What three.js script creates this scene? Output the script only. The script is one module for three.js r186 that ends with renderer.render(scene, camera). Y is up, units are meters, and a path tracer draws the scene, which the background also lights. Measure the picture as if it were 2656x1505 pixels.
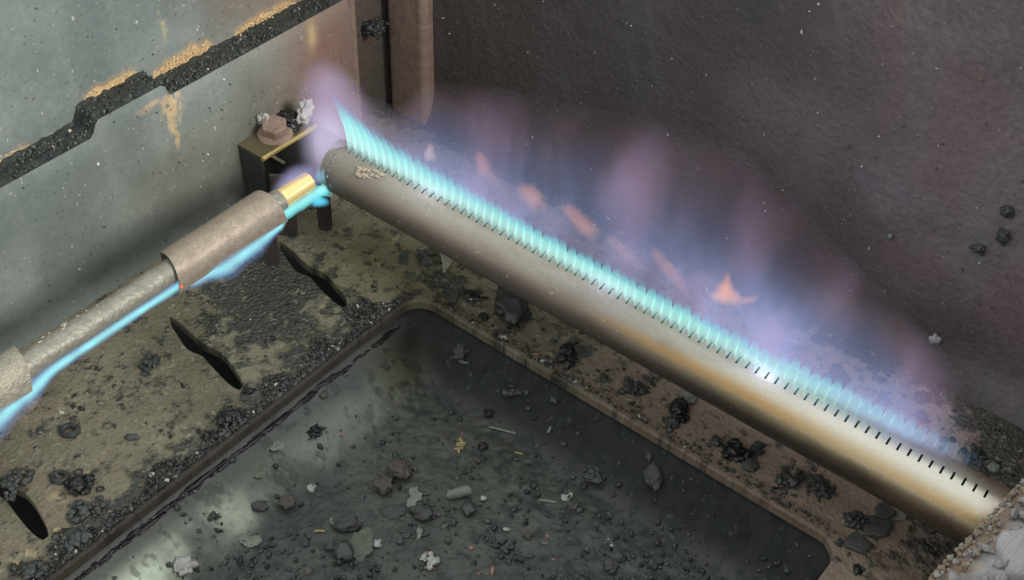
import * as THREE from 'three';
import { mergeGeometries, mergeVertices } from 'three/addons/utils/BufferGeometryUtils.js';
import { RoundedBoxGeometry } from 'three/addons/geometries/RoundedBoxGeometry.js';
import { Brush, Evaluator, SUBTRACTION } from 'three-bvh-csg';

// ---------------------------------------------------------------- camera, sky, sun, exposure
// x runs along the burner away from the left wall, y is up, z runs along the left wall away from the back wall (metres)
const scene = new THREE.Scene();
const camera = new THREE.PerspectiveCamera(25.71, 2656 / 1505, 0.02, 60);
{
  const yaw = THREE.MathUtils.degToRad(37.2), pitch = THREE.MathUtils.degToRad(42.8), roll = THREE.MathUtils.degToRad(-2.1);
  const toBox = (x, y, z) => new THREE.Vector3(Math.cos(yaw) * x + Math.sin(yaw) * z, y, -Math.sin(yaw) * x + Math.cos(yaw) * z);
  const fwd = toBox(0, -Math.sin(pitch), -Math.cos(pitch)), right = toBox(1, 0, 0), down = new THREE.Vector3().crossVectors(fwd, right);
  const r = right.clone().multiplyScalar(Math.cos(roll)).addScaledVector(down, Math.sin(roll)), d = new THREE.Vector3().crossVectors(fwd, r);
  camera.position.set(0.386, 0.385, 0.406);
  camera.up.copy(d).negate();
  camera.lookAt(camera.position.clone().add(fwd));
  camera.userData.fStop = 5.6; camera.focus = 0.5;
}
delete camera.userData.fStop;
const renderer = new THREE.WebGLRenderer({ antialias: true });
renderer.toneMapping = THREE.LinearToneMapping;
renderer.toneMappingExposure = 1.38;
renderer.shadowMap.enabled = true;
{
  const W = 64, H = 32, data = new Float32Array(W * H * 4);
  for (let y = 0; y < H; y++) for (let x = 0; x < W; x++) {
    const el = ((y + 0.5) / H - 0.5) * Math.PI, k = (y * W + x) * 4, s = Math.max(0, Math.sin(el));
    const b = el < 0 ? 0.1 : 0.36 + 0.48 * s;                       // plain overcast: brighter towards the zenith
    data[k] = b * 0.95; data[k + 1] = b; data[k + 2] = b * 0.97; data[k + 3] = 1;
  }
  const sky = new THREE.DataTexture(data, W, H, THREE.RGBAFormat, THREE.FloatType);
  sky.mapping = THREE.EquirectangularReflectionMapping; sky.magFilter = THREE.LinearFilter; sky.needsUpdate = true;
  scene.background = sky; scene.environment = sky;
}
const sun = new THREE.DirectionalLight(new THREE.Color(1, 0.97, 0.9), 2.9);
sun.position.set(1.15, 0.53, 0.08); sun.target.position.set(0.15, 0.02, 0.12);
sun.castShadow = true; sun.shadow.radius = 44; sun.shadow.mapSize.set(2048, 2048);
Object.assign(sun.shadow.camera, { left: -0.5, right: 0.5, top: 0.5, bottom: -0.5, near: 0.1, far: 3 });
scene.add(sun, sun.target);

// ---------------------------------------------------------------- helpers
const { clamp, lerp, smoothstep } = THREE.MathUtils;
const V = (x, y, z) => new THREE.Vector3(x, y, z);
function rng(seed) { let s = seed >>> 0; return () => { s = (s + 0x6d2b79f5) | 0; let t = Math.imul(s ^ (s >>> 15), 1 | s); t = (t + Math.imul(t ^ (t >>> 7), 61 | t)) ^ t; return ((t ^ (t >>> 14)) >>> 0) / 4294967296; }; }
const table = new Float32Array(65536); { const r = rng(7); for (let i = 0; i < 65536; i++) table[i] = r(); }
const hash = (x, y, z) => table[(Math.imul(x, 73856093) ^ Math.imul(y, 19349663) ^ Math.imul(z, 83492791)) & 65535];
function noise(x, y, z = 0) {
  const i = Math.floor(x), j = Math.floor(y), k = Math.floor(z), a = x - i, b = y - j, c = z - k, u = a * a * (3 - 2 * a), v = b * b * (3 - 2 * b), w = c * c * (3 - 2 * c);
  const f = (kk) => { const p = hash(i, j, kk), q = hash(i + 1, j, kk), r = hash(i, j + 1, kk), s = hash(i + 1, j + 1, kk); return p + (q - p) * u + (r - p) * v + (p - q - r + s) * u * v; };
  const p = f(k); return c === 0 ? p : p + (f(k + 1) - p) * w;
}
function fbm(x, y, oct = 4, z = 0) { let s = 0, a = 0.5, n = 0; for (let i = 0; i < oct; i++) { s += a * noise(x, y, z); n += a; x = x * 2.03 + 17.1; y = y * 2.03 + 5.3; z = z && z * 2.03 + 3; a *= 0.5; } return s / n; }
const mix = (a, b, t) => [a[0] + (b[0] - a[0]) * t, a[1] + (b[1] - a[1]) * t, a[2] + (b[2] - a[2]) * t];
const ss = (a, b, x) => { const t = clamp((x - a) / (b - a), 0, 1); return t * t * (3 - 2 * t); };
const blob = (x, y, cx, cy, rx, ry = rx) => Math.exp(-(((x - cx) / rx) ** 2 + ((y - cy) / ry) ** 2));
const toS = (c) => (c <= 0.0031308 ? 12.92 * c : 1.055 * Math.pow(c, 1 / 2.4) - 0.055) * 255;
// a colour map and a relief map computed together: fn(x, y) gives { c: linear colour, h: 0..1 height, r: roughness }
function paint(W, H, w, h, fn, wrap) {
  const col = new Uint8Array(W * H * 4), rel = new Uint8Array(W * H * 4);
  for (let j = 0; j < H; j++) for (let i = 0; i < W; i++) {
    const o = fn((i + 0.5) / W * w, (j + 0.5) / H * h), k = (j * W + i) * 4;
    for (let n = 0; n < 3; n++) col[k + n] = clamp(toS(Math.max(0, o.c[n])), 0, 255);
    rel[k] = clamp(o.h, 0, 1) * 255; rel[k + 1] = clamp(o.r ?? 0.7, 0.02, 1) * 255; rel[k + 2] = clamp(o.m ?? 0, 0, 1) * 255; col[k + 3] = rel[k + 3] = 255;
  }
  const make = (d, s) => { const t = new THREE.DataTexture(d, W, H); t.colorSpace = s ? THREE.SRGBColorSpace : THREE.NoColorSpace; t.magFilter = THREE.LinearFilter; t.minFilter = THREE.LinearFilter; t.wrapS = t.wrapT = wrap ? THREE.RepeatWrapping : THREE.ClampToEdgeWrapping; t.needsUpdate = true; return t; };
  return { map: make(col, true), rel: make(rel, false) };
}
const std = (o) => new THREE.MeshStandardMaterial({ roughness: 0.7, ...o });
const phys = (o) => new THREE.MeshPhysicalMaterial({ roughness: 0.7, ...o });
const L = (r, g, b) => new THREE.Color().setRGB(r, g, b);
const taken = new Map();
function numbered(n) { const k = taken.get(n) ?? 0; taken.set(n, k + 1); return k ? n + '_' + String(k).padStart(3, '0') : n; }
function tag(o, label, category, group) { o.userData.label = label; if (category) o.userData.category = category; if (group) o.userData.group = group; return o; }
function mesh(name, geo, mat, parent = scene) { const m = new THREE.Mesh(geo, mat); m.name = parent === scene ? numbered(name) : name; m.castShadow = m.receiveShadow = true; parent.add(m); return m; }
function thing(name, label, category, pos = [0, 0, 0], group) { const g = new THREE.Group(); g.name = numbered(name); g.position.set(...pos); scene.add(g); return tag(g, label, category, group); }
function struct(o, label, category) { o.userData.kind = 'structure'; if (label) tag(o, label, category); return o; }
function grid(nu, nv, fn, uv, closeU) {
  const p = [], t = [], idx = [], cols = [];
  for (let j = 0; j <= nv; j++) for (let i = 0; i <= nu; i++) { const q = fn(i / nu, j / nv); p.push(q[0], q[1], q[2]); if (q[3]) cols.push(...q[3]); const w = uv ? uv(i / nu, j / nv, q) : [i / nu, j / nv]; t.push(w[0], w[1]); }
  for (let j = 0; j < nv; j++) for (let i = 0; i < nu; i++) { const a = j * (nu + 1) + i, b = a + nu + 1; idx.push(a, a + 1, b, a + 1, b + 1, b); }
  const g = new THREE.BufferGeometry(); g.setAttribute('position', new THREE.Float32BufferAttribute(p, 3)); g.setAttribute('uv', new THREE.Float32BufferAttribute(t, 2));
  if (cols.length) g.setAttribute('color', new THREE.Float32BufferAttribute(cols, 4));
  g.setIndex(idx); g.computeVertexNormals();
  if (closeU) { const n = g.attributes.normal; for (let j = 0; j <= nv; j++) { const a = j * (nu + 1), b = a + nu, v = V(n.getX(a) + n.getX(b), n.getY(a) + n.getY(b), n.getZ(a) + n.getZ(b)).normalize(); n.setXYZ(a, v.x, v.y, v.z); n.setXYZ(b, v.x, v.y, v.z); } }
  return g;
}
function uvBy(g, fn) { const p = g.attributes.position, n = g.attributes.normal, t = new Float32Array(p.count * 2); for (let i = 0; i < p.count; i++) { const w = fn(p.getX(i), p.getY(i), p.getZ(i), n); t[2 * i] = w[0]; t[2 * i + 1] = w[1]; } g.setAttribute('uv', new THREE.BufferAttribute(t, 2)); return g; }
const rbox = (w, h, d, r, x = 0, y = 0, z = 0) => new RoundedBoxGeometry(w, h, d, 3, r).translate(x, y, z);
// an irregular lump: a sphere pushed about by noise, flattened where it rests
function lump(rx, ry, rz, seed, rough = 0.35, detail = 3, freq = 1.6) {
  let g = mergeVertices(new THREE.IcosahedronGeometry(1, detail).deleteAttribute('uv').deleteAttribute('normal'), 1e-4);
  const p = g.attributes.position, v = V(0, 0, 0), o = seed * 13.37;
  for (let i = 0; i < p.count; i++) {
    v.fromBufferAttribute(p, i);
    const k = 1 + rough * (2 * fbm(v.x * freq + o, v.y * freq + 50, 3, v.z * freq + 30 + o) - 1) * 1.6 + rough * 0.35 * (noise(v.x * 6 + o, v.y * 6 + 9, v.z * 6 + 3.1) - 0.5);
    p.setXYZ(i, v.x * k * rx, v.y * k * ry, v.z * k * rz);
  }
  g.computeVertexNormals(); return uvBy(g, (x, y, z) => [x * 40 + 0.3, (z + y) * 40]);
}
// a clump of several lumps as one geometry
function clump(w, h, d, seed, n = 24, rough = 0.5) {
  const r = rng(seed * 977 + 3), out = [], k = Math.sqrt(14 / n);
  for (let i = 0; i < n; i++) {
    const a = r() * 6.28, q = Math.pow(r(), 0.7) * (0.5 + 0.12 * Math.sin(a * 2 + seed)), s = (0.1 + 0.22 * Math.pow(r(), 1.6)) * k * (1.25 - q * 0.7);
    const g = lump(w * s * (0.7 + r() * 0.6), h * s * (0.9 + 0.7 * r()), d * s * (0.7 + r() * 0.6), seed + i * 3.1, rough, i < 8 ? 3 : 2, 2);
    g.rotateY(r() * 6.28).rotateX((r() - 0.5) * 0.8).translate(Math.cos(a) * q * w, h * 0.42 * r() * (1 - q * 1.4) + h * s * 0.4, Math.sin(a) * q * d); out.push(g);
  }
  return mergeGeometries(out);
}
// a thin curled flake with a ragged outline
function flake(w, d, seed, curl = 0.25, thick = 0.0003, rag = 0.3) {
  const N = 28, R = 5, p = [], idx = [], o = seed * 7.7;
  const at = (a, q, s) => { const k = 1 + rag * (2 * noise(Math.cos(a) * 1.7 + o, Math.sin(a) * 1.7 + 40) - 1) + rag * 0.5 * (2 * noise(Math.cos(a) * 5 + o, Math.sin(a) * 5 + 70) - 1); const x = Math.cos(a) * w / 2 * k * q, z = Math.sin(a) * d / 2 * k * q; return [x, curl * (x * x / w * 2 - 0.6 * z * z / d) + 0.12 * w * (noise(x / w * 3 + o, z / d * 3 + 8) - 0.5) + s * thick / 2 * (q > 0.99 ? 0.5 : 1), z]; };
  for (const s of [1, -1]) for (let j = 0; j <= R; j++) for (let i = 0; i < N; i++) p.push(...at(i / N * 6.2832, j / R, s));
  for (let s = 0; s < 2; s++) { const b = s * (R + 1) * N; for (let j = 0; j < R; j++) for (let i = 0; i < N; i++) { const a = b + j * N + i, c = b + j * N + (i + 1) % N; s ? idx.push(a, a + N, c, c, a + N, c + N) : idx.push(a, c, a + N, c, c + N, a + N); } }
  const e = R * N, f = (R + 1) * N + R * N; for (let i = 0; i < N; i++) { const n = (i + 1) % N; idx.push(e + i, e + n, f + i, e + n, f + n, f + i); }
  const g = new THREE.BufferGeometry(); g.setAttribute('position', new THREE.Float32BufferAttribute(p, 3)); g.setIndex(idx); g.computeVertexNormals(); return uvBy(g, (x, y, z) => [x * 40, z * 40]);
}
const ringLump = (r, t, seed) => { const g = new THREE.TorusGeometry(r, t, 10, 22).rotateX(Math.PI / 2), p = g.attributes.position; for (let i = 0; i < p.count; i++) { const x = p.getX(i), y = p.getY(i), z = p.getZ(i), k = 1 + 0.3 * (noise(x / r * 2 + seed, z / r * 2 + 3) - 0.5); p.setXYZ(i, x * k, y * (0.8 + 0.8 * noise(x / r * 3 + seed, z / r * 3)), z * k * 0.85); } g.computeVertexNormals(); return g; };

// ---------------------------------------------------------------- surfaces
const HX = 0.40, HZ = 0.36;
const floorTex = paint(2000, 1800, HX, HZ, (x, z) => {
  const n1 = fbm(x * 45, z * 45, 4), n2 = fbm(x * 260 + 9, z * 260, 4), n3 = fbm(x * 900, z * 900 + 3, 3), n4 = fbm(x * 120 + 31, z * 120 + 8, 4);
  let c = mix([0.135, 0.118, 0.078], [0.20, 0.178, 0.125], ss(0.3, 0.7, n1));
  c = mix(c, [0.26, 0.19, 0.15], ss(0.12, 0.26, x + 0.12 * (n1 - 0.5)) * (0.55 + 0.5 * n4));
  c = mix(c, [0.42, 0.31, 0.25], ss(0.17, 0.26, x) * ss(0.11, 0.05, z) * ss(0.345, 0.32, x) * 0.85);  // floor behind the burner coloured lighter for the flame light on it
  c = mix(c, [0.225, 0.19, 0.075], blob(x, z, 0.078, 0.098, 0.03, 0.022) * 0.6 * n4 * 1.6);
  c = mix(c, [0.26, 0.2, 0.15], ss(0.2, 0.3, z) * 0.5 * ss(0.35, 0.6, n4));
  c = mix(c, [0.42, 0.34, 0.2], ss(0.62, 0.72, n4) * ss(0.22, 0.3, z) * ss(0.1, 0.085, x) * 0.8);
  const stain = 1.0 * blob(x, z, 0.062, 0.152, 0.022, 0.026) + 0.7 * blob(x, z, 0.04, 0.14, 0.02, 0.02) + 0.75 * ss(0.083, 0.1, x) * ss(0.11, 0.13, z) * ss(0.105, 0.1, x) + 0.5 * blob(x, z, 0.11, 0.085, 0.02, 0.013) + 0.35 * ss(0.31, 0.34, x) + 0.4 * blob(x, z, 0.35, 0.02, 0.02, 0.04);
  const wallBand = 0.6 * ss(0.022, 0.004, z), dark = ss(0.55, 0.75, wallBand * 0.6 + n2 * 0.55 + n4 * 0.25 + stain * 0.36 + 0.13);  // floor grows darker towards the back wall
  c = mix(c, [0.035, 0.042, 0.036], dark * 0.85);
  const pit = ss(0.66, 0.74, n3 * 0.6 + n2 * 0.4);
  c = mix(c, [0.03, 0.032, 0.027], pit * 0.8);
  c = mix(c, [0.33, 0.3, 0.22], ss(0.7, 0.78, fbm(x * 500 + 77, z * 500, 3)) * 0.5);
  const red = ss(0.094, 0.101, x) * ss(0.1, 0.12, z) * ss(0.1045, 0.103, x) * ss(0.45, 0.6, n4) + ss(0.108, 0.1, z) * ss(0.095, 0.1, z) * ss(0.1, 0.12, x) * 0.6;
  c = mix(c, [0.07, 0.035, 0.02], clamp(red, 0, 1) * 0.7);
  c = mix(c, [0.035, 0.028, 0.024], ss(0.0975, 0.1025, x + 0.004 * (n2 - 0.5)) * ss(0.106, 0.104, x) * ss(0.1, 0.106, z) * 0.9);
  return { c: c.map((q) => q * (0.82 + 0.36 * n3)), h: 0.35 * n2 + 0.3 * n3 + 0.5 * dark * n3, r: 0.78 - 0.3 * dark };
});
const floorMat = std({ map: floorTex.map, bumpMap: floorTex.rel, bumpScale: 0.0016, roughnessMap: floorTex.rel, roughness: 1 });

const WZ = 0.42, WY = 0.26;
const ledgeY = (z) => 0.0768 + 0.0065 * ss(0.1395, 0.1425, z) * ss(0.1805, 0.1755, z);
const goldAt = (z, up) => { let g = 0; for (const [a, b, h, k] of [[0.145, 0.173, 0.0055, 0.9], [0.104, 0.138, 0.0085, 1], [0.054, 0.092, 0.0045, 0.75], [0.2, 0.23, 0.0018, 0.4]]) { const t = (z - a) / (b - a); if (t < 0 || t > 1) continue; const top = h * (0.35 + 0.9 * noise(z * 260, a * 90)) * Math.pow(Math.sin(Math.PI * t), 0.5); g = Math.max(g, k * ss(top, top * 0.5, up - 0.0022) * ss(0.0004, 0.0016, up)); } return g; };
const leftTex = paint(1680, 1040, WZ, WY, (z, y) => {
  const n1 = fbm(z * 30, y * 30, 4), n2 = fbm(z * 160, y * 160 + 4, 4), st = fbm(z * 160 + 20, y * 12, 3), n3 = fbm(z * 700, y * 700, 2);
  let c = mix([0.118, 0.142, 0.133], [0.178, 0.206, 0.193], ss(0.3, 0.7, n1));
  c = mix(c, [0.25, 0.275, 0.255], ss(0.56, 0.78, st) * 0.14);
  c = mix(c, [0.17, 0.125, 0.1], ss(0.13, 0.055, z + 0.05 * (n1 - 0.5)) * 0.85);
  c = mix(c, [0.15, 0.13, 0.1], blob(z, y, 0.13, 0.03, 0.05, 0.03) * 0.5);
  c = mix(c, [0.2, 0.10, 0.085], blob(z, y, 0.05, 0.055, 0.022, 0.02) * 0.6);
  // rust-gold bloom that has crept along the ledge and the drip below its notch
  const up = y - ledgeY(z);
  c = mix(c, [0.5, 0.35, 0.17], goldAt(z, up) * ss(0.25, 0.5, n2) * 0.9);
  c = mix(c, [0.34, 0.22, 0.13], ss(0.35, 0.6, goldAt(z, up - 0.002) + 0.5 * (n2 - 0.5)) * 0.35);
  const dw = (0.0072 - 0.0058 * ss(0.074, 0.05, y)) * (0.8 + 0.5 * n2), drip = ss(dw, dw * 0.35, Math.abs(z - 0.1405 - 0.0015 * (0.075 - y) * 40 * 0.5)) * ss(0.047, 0.056, y) * ss(0.079, 0.075, y);
  c = mix(c, [0.44, 0.33, 0.19], drip * ss(0.25, 0.5, fbm(z * 420, y * 260, 3)) * 0.9);
  c = mix(c, [0.42, 0.3, 0.18], ss(0.0022, 0.0008, Math.abs(up + 0.0065 - 0.004 * (n2 - 0.5)) ) * ss(0.137, 0.142, z) * ss(0.162, 0.15, z) * ss(0.3, 0.55, n2) * 0.75);
  c = mix(c, [0.4, 0.29, 0.16], blob(z, y, 0.058, 0.068, 0.003, 0.007) * 0.9);
  c = mix(c, [0.5, 0.4, 0.2], ss(0.6, 0.66, n2) * blob(z, y, 0.128, 0.118, 0.0012, 0.02) * 0.9);
  c = mix(c, [0.06, 0.065, 0.06], ss(0.83, 0.87, fbm(z * 760 + 9, y * 760, 2)) * 0.7);
  c = mix(c, [0.5, 0.5, 0.42], ss(0.86, 0.9, fbm(z * 700 + 60, y * 700, 2)) * 0.6);
  return { c: c.map((q) => q * (0.9 + 0.2 * n3)), h: 0.5 * n2 + 0.2 * n3, r: 0.45 + 0.2 * (n2 - 0.5) };
});
const leftMat = std({ map: leftTex.map, bumpMap: leftTex.rel, bumpScale: 0.0005, roughnessMap: leftTex.rel, roughness: 1 });
const backTex = paint(1680, 1040, 0.46, WY, (x, y) => {
  const n1 = fbm(x * 24 + 3, y * 24, 4), n2 = fbm(x * 130, y * 130, 4), n3 = fbm(x * 620, y * 620, 3), st = fbm(x * 90 + y * 26, y * 14 + 4, 3);
  let c = mix([0.1, 0.083, 0.082], [0.142, 0.12, 0.118], ss(0.3, 0.7, n1));
  c = mix(c, [0.17, 0.1, 0.1], ss(0.45, 0.7, fbm(x * 18 + 30, y * 18, 4)) * 0.6 * (0.4 + ss(0.2, 0.4, x)));
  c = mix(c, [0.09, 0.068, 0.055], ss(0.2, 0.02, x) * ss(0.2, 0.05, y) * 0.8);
  c = mix(c, [0.15, 0.145, 0.145], ss(0.56, 0.8, st) * 0.3);
  ;
  c = mix(c, [0.3, 0.3, 0.29], ss(0.88, 0.92, fbm(x * 760 + 9, y * 760, 2)) * 0.8);
  const litTone = 0.72 + 0.9 * ss(0.16, 0.4, x + 0.5 * (y - 0.08) + 0.08 * (n1 - 0.5));  // light on the upper right of the wall put into its colour
  return { c: c.map((q) => q * litTone * (0.8 + 0.4 * n3)), h: 0.45 * n2 + 0.55 * n3, r: 0.6 + 0.3 * (n3 - 0.5) };
});
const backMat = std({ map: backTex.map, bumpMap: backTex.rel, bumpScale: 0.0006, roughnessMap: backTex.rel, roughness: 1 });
const PX0 = 0.097, PX1 = 0.323, PZ0 = 0.099, PZ1 = 0.40;
const panTex = paint(1400, 1800, PX1 - PX0, PZ1 - PZ0, (u, w) => {
  const x = u + PX0, z = w + PZ0, n1 = fbm(x * 40 + 8, z * 40, 4), n2 = fbm(x * 220, z * 220 + 4, 4), n3 = fbm(x * 800, z * 800, 3);
  let c = mix([0.05, 0.057, 0.051], [0.076, 0.083, 0.073], ss(0.35, 0.65, n1));
  c = mix(c, [0.078, 0.082, 0.06], blob(x, z, 0.165, 0.15, 0.045, 0.04) * 0.55);
  const slope = ss(0.131, 0.122, x);
  c = mix(c, [0.1, 0.105, 0.095], slope * 0.7);
  c = mix(c, mix([0.3, 0.33, 0.26], [0.56, 0.62, 0.5], ss(0.17, 0.27, z)), slope * ss(0.108, 0.118, x) * ss(0.25, 0.65, n1 * 0.85 + n2 * 0.15) * (0.45 + 0.55 * ss(0.17, 0.27, z)) );  // pale sky reflection on the left slope painted into the colour
  c = mix(c, [0.15, 0.16, 0.09], slope * blob(x, z, 0.12, 0.125, 0.01, 0.02) * 0.7);
  c = mix(c, [0.009, 0.011, 0.012], ss(0.135, 0.115, z + 0.008 * (n2 - 0.5)) * 0.84);  // shade on the back slope put into the colour as near black
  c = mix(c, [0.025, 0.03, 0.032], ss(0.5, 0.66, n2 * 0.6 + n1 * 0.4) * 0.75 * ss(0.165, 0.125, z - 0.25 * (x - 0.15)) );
  c = mix(c, [0.03, 0.034, 0.032], ss(0.58, 0.72, n2) * 0.5);
  c = mix(c, [0.15, 0.14, 0.12], ss(0.68, 0.76, n3 * 0.5 + n2 * 0.5) * 0.4);
  return { c: c.map((q) => q * (0.85 + 0.3 * n3)), h: (0.5 * n2 + 0.35 * n3) * (1 - slope) * (0.3 + 0.65 * ss(0.14, 0.19, z + 0.3 * Math.abs(x - 0.16))), r: lerp(0.38 + 0.26 * ss(0.4, 0.7, n2), 0.3 + 0.1 * n1, slope) + 0.35 * ss(0.126, 0.112, z), m: 0.7 * slope * ss(0.104, 0.112, x) };
});
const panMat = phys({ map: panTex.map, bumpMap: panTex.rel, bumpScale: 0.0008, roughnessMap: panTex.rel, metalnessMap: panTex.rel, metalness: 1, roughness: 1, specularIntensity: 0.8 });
// general grit relief for crusts and metal, repeated in metres by uv
const gritTex = paint(512, 512, 1, 1, (x, y) => { const w = (f, o) => { const a = fbm(x * f + o, y * f, 4), b = fbm((x - 1) * f + o, y * f, 4), c = fbm(x * f + o, (y - 1) * f, 4), d = fbm((x - 1) * f + o, (y - 1) * f, 4); return lerp(lerp(a, b, x), lerp(c, d, x), y); }; const n = w(14, 3), m = w(40, 9); return { c: [0.6 + 0.5 * n, 0.6 + 0.5 * n, 0.6 + 0.5 * n].map((q) => q * (0.6 + 0.7 * m)), h: 0.6 * n + 0.4 * m, r: 0.45 + 0.5 * n }; }, true);
const grit = (r, g, b, o = {}) => std({ color: L(r, g, b), map: gritTex.map, bumpMap: gritTex.rel, bumpScale: 0.0006, ...o });
const M = {
  char: grit(0.05, 0.056, 0.052, { roughness: 0.38 }), charGrey: grit(0.07, 0.077, 0.07, { roughness: 0.36 }), charBlack: grit(0.02, 0.023, 0.022, { roughness: 0.3 }),
  stone: grit(0.12, 0.1, 0.09, { roughness: 0.8 }), slate: grit(0.085, 0.09, 0.083, { roughness: 0.75 }), ash: grit(0.55, 0.54, 0.5, { roughness: 0.9 }), pale: grit(0.25, 0.265, 0.22, { roughness: 0.6 }), leaf: grit(0.14, 0.155, 0.115, { roughness: 0.6 }),
  darkLeaf: grit(0.06, 0.075, 0.06, { roughness: 0.5 }), cream: grit(0.42, 0.35, 0.21, { roughness: 0.8 }), pink: grit(0.45, 0.23, 0.18, { roughness: 0.7 }), orange: grit(0.75, 0.25, 0.1, { roughness: 0.7 }), yellow: grit(0.45, 0.36, 0.17, { roughness: 0.7 }), white: grit(0.5, 0.5, 0.47, { roughness: 0.6 }),
  gold: grit(0.58, 0.4, 0.2, { roughness: 0.6 }), soot: grit(0.03, 0.035, 0.032, { roughness: 0.55 }), rust: grit(0.16, 0.085, 0.06, { roughness: 0.8 }), brown: grit(0.055, 0.04, 0.034, { roughness: 0.75 }), glossBlack: std({ color: L(0.015, 0.017, 0.016), roughness: 0.18 }),
  bronze: std({ color: L(0.2, 0.17, 0.1), roughness: 0.42, metalness: 0.5, bumpMap: gritTex.rel, bumpScale: 0.0002 }), brass: std({ color: L(0.85, 0.68, 0.3), roughness: 0.3, metalness: 0.75 }), darkIron: grit(0.045, 0.052, 0.048, { roughness: 0.6 }), boltMetal: grit(0.34, 0.24, 0.19, { roughness: 0.62 }),
};

// ---------------------------------------------------------------- firebox
// floor plate with the wavy vent slots and the grease opening cut out of it
{
  const rr = (path, x0, x1, z0, z1, r) => { path.moveTo(x0 + r, z0); path.lineTo(x1 - r, z0); path.absarc(x1 - r, z0 + r, r, -Math.PI / 2, 0); path.lineTo(x1, z1); path.lineTo(x0, z1); path.lineTo(x0, z0 + r); path.absarc(x0 + r, z0 + r, r, Math.PI, 1.5 * Math.PI); };
  const s = new THREE.Shape([[-0.03, -0.02], [HX, -0.02], [HX, HZ], [-0.03, HZ]].map(([x, y]) => new THREE.Vector2(x, y)));
  const pan = new THREE.Path(); rr(pan, 0.1035, 0.3155, 0.1035, HZ - 0.004, 0.011); s.holes.push(pan);
  for (const [x0, z0, x1, z1] of [[0.031, 0.1815, 0.0875, 0.1945], [0.0305, 0.1165, 0.086, 0.132], [0.031, 0.2795, 0.0885, 0.2905]]) {
    const a = [], b = [], N = 26;
    for (let i = 0; i <= N; i++) {   // a slim slot with a waist and a slight jog, as in two overlapping cuts
      const t = i / N, jog = 0.002 * Math.tanh((t - 0.48) * 14), w = 0.0049 * Math.pow(Math.sin(Math.PI * clamp(t, 0.008, 0.992)), 0.32) * (1 - 0.16 * Math.exp(-(((t - 0.5) / 0.08) ** 2))) * (0.72 + 0.36 * t) ;
      const x = lerp(x0, x1, t), z = lerp(z0, z1, t) - jog + 0.0003 * (noise(t * 9, z0 * 900) - 0.5);
      a.push(new THREE.Vector2(x, z - w)); b.unshift(new THREE.Vector2(x, z + w));
    }
    s.holes.push(new THREE.Path([...a, ...b]));
  }
  const g = new THREE.ExtrudeGeometry(s, { depth: 0.0036, bevelEnabled: true, bevelSize: 0.0009, bevelThickness: 0.0008, bevelSegments: 3, curveSegments: 14 });
  g.rotateX(Math.PI / 2).translate(0, -0.0008, 0); uvBy(g, (x, y, z) => [x / HX, z / HZ]);
  const f = struct(mesh('floor', g, floorMat), 'tan scorched firebox floor plate with wavy vent slots and grease opening', 'floor');
  // rolled lip round the opening
  const pts = []; const P = (x, z) => pts.push(V(x, -0.0022 + 0.0003 * (noise(x * 300, z * 300) - 0.5), z));
  for (let i = 0; i <= 60; i++) P(0.103, lerp(0.35, 0.1145, i / 60));
  for (let i = 1; i < 10; i++) { const a = Math.PI + i / 10 * Math.PI / 2; P(0.1145 + 0.0115 * Math.cos(a), 0.1145 + 0.0115 * Math.sin(a)); }
  for (let i = 0; i <= 60; i++) P(lerp(0.1145, 0.3045, i / 60), 0.103);
  for (let i = 1; i < 10; i++) { const a = -Math.PI / 2 + i / 10 * Math.PI / 2; P(0.3045 + 0.0115 * Math.cos(a), 0.1145 + 0.0115 * Math.sin(a)); }
  for (let i = 0; i <= 40; i++) P(0.316, lerp(0.1145, 0.35, i / 40));
  const lip = new THREE.TubeGeometry(new THREE.CatmullRomCurve3(pts), 500, 0.0014, 8);
  { const p = lip.attributes.position, n = lip.attributes.normal; for (let i = 0; i < p.count; i++) { const k = 0.0006 * (fbm(p.getX(i) * 500, p.getZ(i) * 500 + p.getY(i) * 900, 3) - 0.5); p.setXYZ(i, p.getX(i) + n.getX(i) * k, p.getY(i) + n.getY(i) * k, p.getZ(i) + n.getZ(i) * k); } lip.computeVertexNormals(); }
  mesh('lip', uvBy(lip, (x, y, z) => [x * 60, z * 60]), grit(0.05, 0.037, 0.031, { roughness: 0.45 }), f);
}
struct(mesh('subfloor', rbox(0.11, 0.004, 0.4, 0.001, 0.046, -0.034, 0.17), M.darkIron), 'dark sheet seen down through the vent slots', 'sheet');

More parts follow.
